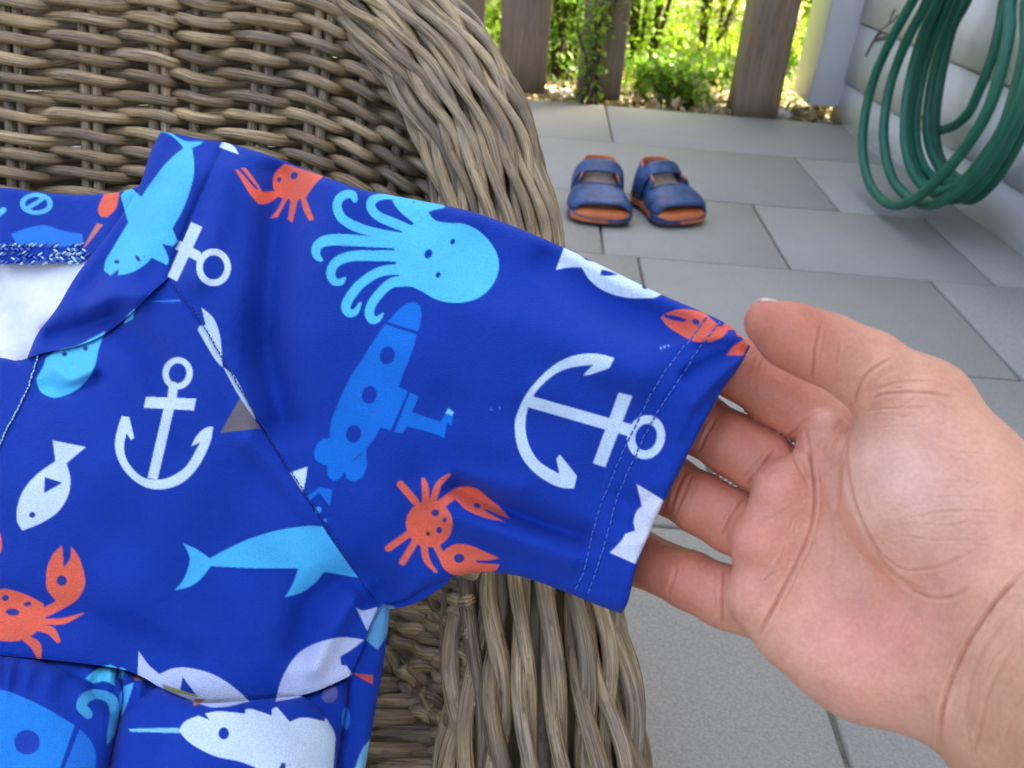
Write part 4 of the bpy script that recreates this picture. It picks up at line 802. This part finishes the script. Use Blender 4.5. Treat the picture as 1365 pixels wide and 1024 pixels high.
# ---- threads
def stitches(name, line, mat, L=8.0, gap=2.5, r=0.00042, lift=0.0006, par=shirt, dz=0.0, jit=0.4):
    s = np.concatenate([[0], np.cumsum(np.hypot(*np.diff(line, axis=0).T))]); a = np.arange(2, s[-1]-L, L+gap); m = MB()
    for t in a:
        tt = np.linspace(t, t+L, 5); x = np.interp(tt, s, line[:, 0])+jit*rng.standard_normal(); y = np.interp(tt, s, line[:, 1])+jit*rng.standard_normal()
        z = drape(x, y)+dz-lift*np.array([-0.6, 0.7, 1, 0.7, -0.6]); v, f, _ = tube(P(x, y, z), r, 5); m.add(v, f)
    return tag(link(name, m.mesh(name, True), mat, par), kind='stuff')
stitches('hem_stitching', HEM1, MAT['thread_blue'], 7, 2.5, 0.00033); stitches('hem_stitching', HEM2, MAT['thread_blue'], 7, 2.5, 0.00033)
stitches('seam_stitching', seamE[6:-2], MAT['thread_dark'], 4, 1.5, 0.00028, 0.0005)
stitches('placket_stitching', catmull([(52, 466), (46, 490), (36, 520), (20, 552), (6, 578), (-20, 640)], 8), MAT['thread_pale'], 3.5, 1.6, 0.0004, 0.001)
for mt, keep in (('thread_pale', lambda: rng.random() < 0.25), ('thread_blue', lambda: rng.random() < 0.6)):
    m = MB()
    for row, yy in enumerate((327, 333, 339, 345, 350)):
        for x in np.arange(-240, 112, 4.6):
            if not keep(): continue
            xx = x+rng.normal(0, 1.2)+row*2; t = np.linspace(-2.8, 2.8, 5); X_ = xx+t; Y_ = yy+0.03*x*0+t*(0.7 if row % 2 else -0.7)+rng.normal(0, 0.9)
            v, f, _ = tube(P(X_, Y_, drape(X_, Y_)+0.0196-0.0006*np.array([-.4, .8, 1, .8, -.4])), 0.00062*np.array([.5, 1, 1.1, 1, .5]), 6); m.add(v, f)
    tag(link('overlock_stitching', m.mesh('overlock_stitching', True), MAT[mt], shirt), kind='stuff')
# ================================================================== PERSON: the hand that holds the cuff
def cam_pt(px, py, z): return np.array([(px-CX)/F*z, -(py-CY)/F*z, -z])
def prim(a, b): return (cam_pt(*a[:3]), a[3]*a[2]/F, cam_pt(*b[:3]), b[3]*b[2]/F)
def chain(*n): return [prim(n[i], n[i+1]) for i in range(len(n)-1)]
thumb = chain((1023, 430, .2665, 31), (1052, 446, .2675, 41), (1085, 460, .2685, 44), (1112, 470, .270, 45), (1155, 492, .272, 50), (1225, 546, .275, 66))
thenar = chain((1225, 546, .275, 66), (1285, 650, .268, 84), (1350, 760, .258, 105))+chain((1203, 612, .2795, 73), (1218, 672, .278, 84), (1258, 726, .274, 80))
palm = (chain((1100, 584, .2975, 36), (1180, 690, .3035, 62), (1300, 810, .279, 90))+chain((1043, 652, .2985, 40), (1150, 745, .305, 64), (1290, 850, .281, 90))+chain((1014, 722, .2995, 41), (1130, 802, .304, 62), (1275, 890, .281, 85))
        +chain((1005, 797, .3005, 38), (1120, 856, .298, 60), (1265, 908, .279, 70))+chain((1062, 840, .300, 50), (1150, 882, .292, 64), (1245, 904, .280, 68))
        +chain((1300, 830, .275, 110), (1420, 960, .250, 130), (1560, 1120, .220, 150))+chain((1350, 760, .262, 110), (1480, 920, .236, 130), (1600, 1080, .21, 150))+chain((1298, 885, .276, 86), (1395, 990, .255, 103), (1510, 1140, .228, 130)))
fingers = [chain((1100, 566, .309, 42), (1035, 525, .3115, 41), (985, 492, .3145, 40), (930, 462, .330, 36), (880, 445, .352, 30)),
           chain((1050, 638, .311, 41), (1010, 613, .3135, 41.5), (975, 592, .317, 41), (930, 564, .3255, 40.5), (870, 530, .340, 37), (820, 512, .358, 31)),
           chain((1018, 719, .312, 41), (975, 695, .3145, 41), (935, 672, .3195, 40), (893, 647, .330, 39), (835, 614, .345, 36), (790, 596, .36, 30)),
           chain((1008, 812, .311, 40), (967, 796, .3125, 40.5), (920, 774, .319, 38), (852, 744, .338, 36), (800, 722, .354, 33), (760, 708, .37, 28))]
allp = thumb+thenar+palm+sum(fingers, [])
xmax = cam_pt(1490, 0, .225)[0]
lo = np.min([np.minimum(a-r, b-s) for a, r, b, s in allp], 0)-0.004; hi = np.max([np.maximum(a+r, b+s) for a, r, b, s in allp], 0)+0.004
lo[1] = max(lo[1], -0.155); hi[0] = min(hi[0], 0.19)
VX = 0.00105
ax = [np.arange(lo[i], hi[i]+VX, VX, dtype=np.float32) for i in range(3)]
shape = tuple(len(a) for a in ax)
def sd_chain(ch, kk):
    """smooth union of round cones, evaluated only in the box around them"""
    D = np.full(shape, 0.05, np.float32); M = 0.014
    for a, r, b, s in ch:
        m = max(r, s)+M; l_ = np.minimum(a, b)-m; h_ = np.maximum(a, b)+m
        sl = tuple(slice(max(0, np.searchsorted(ax[i], l_[i])), np.searchsorted(ax[i], h_[i])) for i in range(3))
        gx, gy, gz = ax[0][sl[0]][:, None, None]-np.float32(a[0]), ax[1][sl[1]][None, :, None]-np.float32(a[1]), ax[2][sl[2]][None, None, :]-np.float32(a[2])
        e = (b-a).astype(np.float32); t = np.clip((gx*e[0]+gy*e[1]+gz*e[2])/np.float32(e@e), 0, 1)
        d = np.sqrt((gx-t*e[0])**2+(gy-t*e[1])**2+(gz-t*e[2])**2)-(np.float32(r)+t*np.float32(s-r))
        D[sl] = smin(D[sl], d, kk)
    return D
def smin(a, b, kk):
    h = np.maximum(kk-np.abs(a-b), 0)/kk; return np.minimum(a, b)-h*h*np.float32(kk*0.25)
Dp = sd_chain(palm, 0.011); Dt = smin(sd_chain(thumb, 0.004), sd_chain(thenar, 0.010), 0.006); D = smin(Dp, Dt, 0.003)
for ch in fingers: D = np.minimum(D, smin(Dp, sd_chain(ch, 0.003), 0.0018))
def surface_nets(D):
    s = D < 0; nx, ny, nz = D.shape
    c = [s[i:nx-1+i, j:ny-1+j, k_:nz-1+k_] for i in (0, 1) for j in (0, 1) for k_ in (0, 1)]
    cnt = sum(x.astype(np.int8) for x in c); act = (cnt > 0) & (cnt < 8); idc = np.full(act.shape, -1, np.int32); n = int(act.sum()); idc[act] = np.arange(n)
    I0 = np.stack(np.nonzero(act), -1); acc = np.zeros((n, 3)); w = np.zeros(n); cor = [(i, j, k_) for i in (0, 1) for j in (0, 1) for k_ in (0, 1)]
    for a in range(8):
        for b in range(a+1, 8):
            if sum(abs(cor[a][q]-cor[b][q]) for q in range(3)) != 1: continue
            A, B = I0+cor[a], I0+cor[b]; da, db = D[tuple(A.T)], D[tuple(B.T)]; m = (da < 0) != (db < 0); t = da[m]/(da[m]-db[m])
            acc[m] += A[m]+(B[m]-A[m])*t[:, None]; w[m] += 1
    v = acc/w[:, None]; F_ = []
    for axn in range(3):
        sh = [slice(0, -1)]*3; s0 = s[tuple(slice(0, -1) if q == axn else slice(None) for q in range(3))]; s1 = s[tuple(slice(1, None) if q == axn else slice(None) for q in range(3))]
        E_ = np.stack(np.nonzero(s0 != s1), -1); o1, o2 = [q for q in range(3) if q != axn]
        ok = (E_[:, o1] > 0) & (E_[:, o2] > 0) & (E_[:, o1] < D.shape[o1]-1) & (E_[:, o2] < D.shape[o2]-1); E_ = E_[ok]
        u = np.zeros(3, int); u[o1] = 1; w_ = np.zeros(3, int); w_[o2] = 1
        q = np.stack([idc[tuple((E_-u-w_).T)], idc[tuple((E_-w_).T)], idc[tuple(E_.T)], idc[tuple((E_-u).T)]], -1)
        fl = s[tuple(E_.T)] ^ (axn == 1); q[~fl] = q[~fl][:, ::-1]; F_.append(q)
    return v, np.vstack(F_)
hv, hq = surface_nets(D); hv = np.stack([lo[i]+hv[:, i]*VX for i in range(3)], -1)
def subdivide(v, q):                                      # one Catmull-Clark step
    fc = v[q].mean(1); nv = len(v); E_ = np.sort(np.stack([q, np.roll(q, -1, 1)], -1).reshape(-1, 2), 1); key = E_[:, 0].astype(np.int64)*nv+E_[:, 1]
    uk, inv, cn = np.unique(key, return_inverse=True, return_counts=True); a, b = uk//nv, uk % nv; ne = len(uk); fid = np.repeat(np.arange(len(q)), 4)
    fs = np.zeros((ne, 3)); np.add.at(fs, inv, fc[fid]); em = (v[a]+v[b])/2; ep = np.where((cn == 2)[:, None], (v[a]+v[b]+fs)/4, em)
    val = np.zeros(nv); Fs = np.zeros((nv, 3)); np.add.at(val, q.ravel(), 1); np.add.at(Fs, q.ravel(), fc[fid]); Es = np.zeros((nv, 3)); ev = np.zeros(nv)
    for x in (a, b): np.add.at(Es, x, em); np.add.at(ev, x, 1)
    val = np.maximum(val, 1); nvp = (Fs/val[:, None]+2*Es/np.maximum(ev, 1)[:, None]+(val-3)[:, None]*v)/val[:, None]
    bd = ev != val; nvp[bd] = v[bd]
    i4 = inv.reshape(-1, 4)+nv; f = np.arange(len(q))+nv+ne
    out = np.concatenate([np.stack([q[:, i], i4[:, i], f, i4[:, i-1]], -1) for i in range(4)]); return np.vstack([nvp, ep, fc]), out
hv, hq = subdivide(hv, hq)
def vnorm(v, q):
    n = np.cross(v[q[:, 2]]-v[q[:, 0]], v[q[:, 3]]-v[q[:, 1]]); N_ = np.zeros_like(v)
    for i in range(4): np.add.at(N_, q[:, i], n)
    return N_/(np.linalg.norm(N_, axis=1, keepdims=True)+1e-12)
N = vnorm(hv, hq); view = -hv/np.linalg.norm(hv, axis=1, keepdims=True)
if (N*view).sum(1)[np.argmax(hv[:, 2])] < 0: hq = hq[:, ::-1]; N = -N
hx, hy = CX-F*hv[:, 0]/hv[:, 2], CY+F*hv[:, 1]/hv[:, 2]; fac = np.clip((N*view).sum(1)*2.0, 0, 1)
dep = -hv[:, 2]
creases = [  # polyline, depth m, half width px, (zmin, zmax)
    ([(1147, 546), (1132, 580), (1129, 620), (1141, 680), (1165, 730), (1190, 765), (1235, 790)], .0012, 5, 0), ([(1131, 595), (1121, 635), (1120, 667), (1111, 695), (1113, 722), (1111, 760)], .0009, 3.2, 0),
    ([(1074, 575), (1080, 605), (1086, 650), (1084, 700), (1065, 750), (1040, 795), (1020, 832), (1010, 856)], .0016, 3.6, 0), ([(1051, 588), (1060, 615), (1078, 650)], .0007, 3, 0), ([(1116, 625), (1100, 600), (1118, 570)], .0005, 3, 0), ([(1124, 560), (1100, 585), (1085, 600)], .0005, 3.5, 0),
    ([(1095, 432), (1087, 467), (1082, 508)], .0010, 3.2, 1), ([(1100, 440), (1098, 470)], .0005, 2.2, 1), ([(1122, 450), (1118, 480), (1112, 515)], .0005, 3, 1), ([(1188, 478), (1157, 499), (1141, 530), (1147, 546)], .0009, 3.5, 1), ([(1200, 490), (1172, 505), (1158, 535)], .0005, 3, 1),
    ([(1160, 535), (1185, 525), (1235, 524), (1275, 531)], .0009, 3, 1), ([(1150, 548), (1190, 545), (1240, 543)], .0006, 2.4, 1), ([(1165, 520), (1200, 510), (1245, 508)], .0006, 2.6, 1), ([(1158, 572), (1200, 568), (1230, 570)], .0004, 2.2, 1),
    ([(1214, 690), (1262, 682), (1336, 682)], .0006, 2.4, 1), ([(1246, 702), (1294, 699), (1331, 697)], .0006, 2.4, 1), ([(1204, 715), (1249, 720), (1319, 720)], .0006, 2.4, 1), ([(1235, 664), (1280, 662), (1320, 668)], .0005, 2.2, 1), ([(1240, 640), (1285, 642), (1310, 638)], .0003, 2.2, 1),
    ([(1174, 738), (1204, 759), (1244, 758), (1276, 746), (1304, 732)], .0008, 3.5, 0), ([(1182, 755), (1214, 786), (1244, 797), (1269, 795), (1294, 782)], .0009, 4, 0),
    ([(1365, 765), (1331, 798), (1294, 850), (1274, 893), (1259, 938), (1252, 990)], .0016, 4.5, 0), ([(1365, 800), (1320, 850), (1296, 900), (1284, 960)], .0006, 6, 0), ([(1352, 860), (1322, 910), (1308, 960), (1296, 1010)], .0007, 5, 0),
    ([(1082, 552), (1068, 566), (1050, 584)], .0008, 3.0, 2), ([(1034, 600), (1012, 626), (998, 646)], .0013, 3.2, 2), ([(1022, 603), (1005, 622), (990, 640)], .0008, 2.6, 2), ([(992, 664), (974, 692), (964, 716)], .0012, 3.2, 2), ([(980, 668), (964, 692), (957, 708)], .0007, 2.6, 2),
    ([(966, 756), (963, 795), (964, 836)], .0013, 3.2, 2), ([(955, 758), (953, 790), (957, 822)], .0007, 2.4, 2), ([(917, 624), (903, 650), (893, 684)], .0008, 3.5, 2), ([(924, 630), (912, 655), (900, 686)], .0005, 3, 2), ([(899, 736), (900, 762), (888, 797)], .0008, 3.5, 2), ([(908, 742), (908, 768), (897, 800)], .0005, 3, 2), ([(958, 550), (944, 575), (930, 602)], .0008, 3.5, 2), ([(1018, 478), (1010, 500), (1003, 528)], .0007, 3.5, 2), ([(1012, 470), (1000, 500), (993, 520)], .0005, 3, 2),
    ([(1025, 710), (1000, 725), (978, 728)], .0004, 2.5, 0), ([(1045, 740), (1025, 770), (1005, 775)], .0003, 2.5, 0), ([(1000, 700), (1030, 690), (1060, 670)], .0003, 3, 0), ([(995, 760), (990, 800), (990, 850)], .0004, 4, 0), ([(1095, 655), (1108, 680), (1110, 700)], .0003, 2.5, 0)]
def fine(x0, x1, y0, y1, ang, n_, ln=(14, 40), a=.00034, w=2.4, lay=0, spread=0.22):
    for _ in range(n_):
        x, y, t, l_ = rng.uniform(x0, x1), rng.uniform(y0, y1), ang+rng.normal(0, spread), rng.uniform(*ln); dx, dy = math.cos(t)*l_/2, math.sin(t)*l_/2; b_ = rng.normal(0, l_*0.06)
        creases.append(([(x-dx, y-dy), (x-dy*0.0+b_*math.sin(t), y+b_), (x+dx, y+dy)], a*rng.uniform(0.5, 1.2), w, lay))
fine(1190, 1330, 600, 740, 0.02, 34, lay=1); fine(1160, 1260, 480, 560, -0.12, 12, lay=1); fine(1095, 1150, 440, 530, 1.75, 9, (12, 30), lay=1)
fine(1000, 1090, 640, 830, 2.5, 16); fine(1030, 1240, 700, 930, 1.9, 26, (12, 34), a=.00026); fine(1270, 1365, 800, 1000, 2.15, 14, (20, 60), a=.0004)
fine(900, 960, 540, 600, 2.1, 6, (10, 26), lay=2); fine(885, 960, 640, 720, 2.05, 9, (10, 26), lay=2); fine(870, 960, 740, 820, 1.85, 9, (10, 26), lay=2); fine(990, 1080, 490, 560, 2.1, 7, (10, 26), lay=2)
disp = np.zeros(len(hv)); dark = np.zeros(len(hv))
for p, a, w, lay in creases:
    p = catmull(p, 6); a *= 0.8 if (lay == 2 and a > .001) else (0.85 if a >= .0009 else 0.6); w *= 0.58; b0 = p.min(0)-4*w; b1 = p.max(0)+4*w; m = (hx > b0[0]) & (hx < b1[0]) & (hy > b0[1]) & (hy < b1[1]) & (fac > 0)
    if lay == 2: m &= dep > 0.2995
    if lay == 1: m &= dep < 0.2885
    if not m.any(): continue
    s = np.concatenate([[0], np.cumsum(np.hypot(*np.diff(p, axis=0).T))]); d = np.full(m.sum(), 1e9); u = np.zeros(m.sum())
    for i in range(len(p)-1):
        e = p[i+1]-p[i]; t = np.clip(((hx[m]-p[i, 0])*e[0]+(hy[m]-p[i, 1])*e[1])/(e@e+1e-9), 0, 1); dd = np.hypot(hx[m]-p[i, 0]-t*e[0], hy[m]-p[i, 1]-t*e[1]); k_ = dd < d; d[k_] = dd[k_]; u[k_] = (s[i]+t[k_]*(s[i+1]-s[i]))/s[-1]
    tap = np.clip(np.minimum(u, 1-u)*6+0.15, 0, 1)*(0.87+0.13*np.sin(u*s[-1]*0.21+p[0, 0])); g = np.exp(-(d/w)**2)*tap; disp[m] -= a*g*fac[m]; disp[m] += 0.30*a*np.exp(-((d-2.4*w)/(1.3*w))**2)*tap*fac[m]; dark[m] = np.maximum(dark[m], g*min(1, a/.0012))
pads = [((1045, 655), 42, .0010), ((1020, 725), 40, .0011), ((1010, 795), 40, .0010), ((1110, 565), 30, .0008), ((1160, 900), 90, .0014), ((1190, 640), 60, .0010), ((1055, 465), 30, .0006), ((1100, 790), 55, -.0026), ((1115, 715), 30, -.0026)]
for (x, y), r_, a in pads: disp += a*np.exp(-(((hx-x)**2+(hy-y)**2)/r_**2))*fac
lump = sum(np.sin(hx*a_*0.09+hy*b_*0.09+c_*7) for a_, b_, c_, _ in wv)/14; disp += 0.00035*lump*fac
disp = np.maximum(disp, -0.0011); hv = hv+N*disp[:, None]
# skin tone: pinker pads, redder fingers with shade put into the colour, tan wrist and thumb back
def blob(x, y, r_): return np.exp(-((hx-x)**2+(hy-y)**2)/r_**2)[:, None]
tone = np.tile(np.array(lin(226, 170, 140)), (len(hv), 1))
def blend(t, c, w): return t*(1-np.clip(w, 0, 1))+np.array(lin(*c))*np.clip(w, 0, 1)
tone = blend(tone, (188, 112, 86), 0.9*(1/(1+np.exp((hx+0.45*hy-1330)/26)))[:, None])            # fingers: redder skin, also darkened for the shade behind the cuff
for x, y, r_ in ((1035, 665, 55), (1010, 750, 55), (1150, 860, 90), (1210, 830, 60), (1085, 480, 30), (1060, 580, 40)): tone = blend(tone, (224, 150, 128), 0.5*blob(x, y, r_))
for x, y, r_ in ((1190, 620, 60), (1230, 660, 70)): tone = blend(tone, (230, 186, 166), 0.7*blob(x, y, r_))
tone = blend(tone, (206, 156, 118), 0.95*(1/(1+np.exp(-(hx*0.9+0.45*hy-1585)/28)))[:, None])       # wrist
tone = blend(tone, (216, 160, 124), 0.8*(1/(1+np.exp(-((hx-1150)*0.62-(hy-455)*0.85-22)/10)))[:, None])   # back of the thumb
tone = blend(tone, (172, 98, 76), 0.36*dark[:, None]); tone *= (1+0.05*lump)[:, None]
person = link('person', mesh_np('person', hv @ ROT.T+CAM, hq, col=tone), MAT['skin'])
tag(person, 'bare hand with open palm reaching in from the right, pinching the blue sleeve cuff', 'hand')
# thumb nail: a thin curved plate wrapped over the far upper side of the tip
A_, B_ = cam_pt(1023, 430, .2665), cam_pt(1052, 446, .2675); rA, rB = 31*.2665/F, 41*.2675/F; e_ = (B_-A_)/np.linalg.norm(B_-A_); L_ = np.linalg.norm(B_-A_)
up_ = np.cross(e_, np.array([0, 0, 1.0])); up_ = up_ if up_[1] > 0 else -up_; n0 = math.cos(-0.12)*up_+math.sin(-0.12)*np.array([0, 0, 1.0]); n0 -= e_*(n0@e_); n0 /= np.linalg.norm(n0); b0 = np.cross(e_, n0)
u, w = np.meshgrid(np.linspace(-0.0056, L_*1.25, 15), np.linspace(-0.72, 0.72, 11)); rr = np.where(u < 0, np.sqrt(np.maximum(rA**2-u**2*0.85, 1e-8)), rA+(rB-rA)*u/L_)+0.0001+0.0003*np.clip(-u/0.005, 0, 1)
nv_ = A_+e_*u[..., None]+rr[..., None]*(np.cos(w)[..., None]*n0+np.sin(w)[..., None]*b0); inn = A_+e_*u[..., None]+(rr-0.0009)[..., None]*(np.cos(w)[..., None]*n0+np.sin(w)[..., None]*b0)
nu_, nw_ = nv_.shape[0], nv_.shape[1]; K_ = nu_*nw_; i, j = np.meshgrid(np.arange(nu_-1), np.arange(nw_-1), indexing='ij'); q = np.stack([i*nw_+j, i*nw_+j+1, (i+1)*nw_+j+1, (i+1)*nw_+j], -1).reshape(-1, 4)
rim_ = [(k_, k_+1, k_+1+K_, k_+K_) for k_ in range(nw_-1)]+[(K_-nw_+k_, K_-nw_+k_+1, 2*K_-nw_+k_+1, 2*K_-nw_+k_) for k_ in range(nw_-1)]+[(k_*nw_, (k_+1)*nw_, (k_+1)*nw_+K_, k_*nw_+K_) for k_ in range(nu_-1)]+[(k_*nw_+nw_-1, (k_+1)*nw_+nw_-1, (k_+1)*nw_+nw_-1+K_, k_*nw_+nw_-1+K_) for k_ in range(nu_-1)]
link('thumb_nail', mesh_np('thumb_nail', np.concatenate([nv_.reshape(-1, 3), inn.reshape(-1, 3)]) @ ROT.T+CAM, np.vstack([q, q[:, ::-1]+K_, np.array(rim_)]), fix=True), MAT['nail'], person)
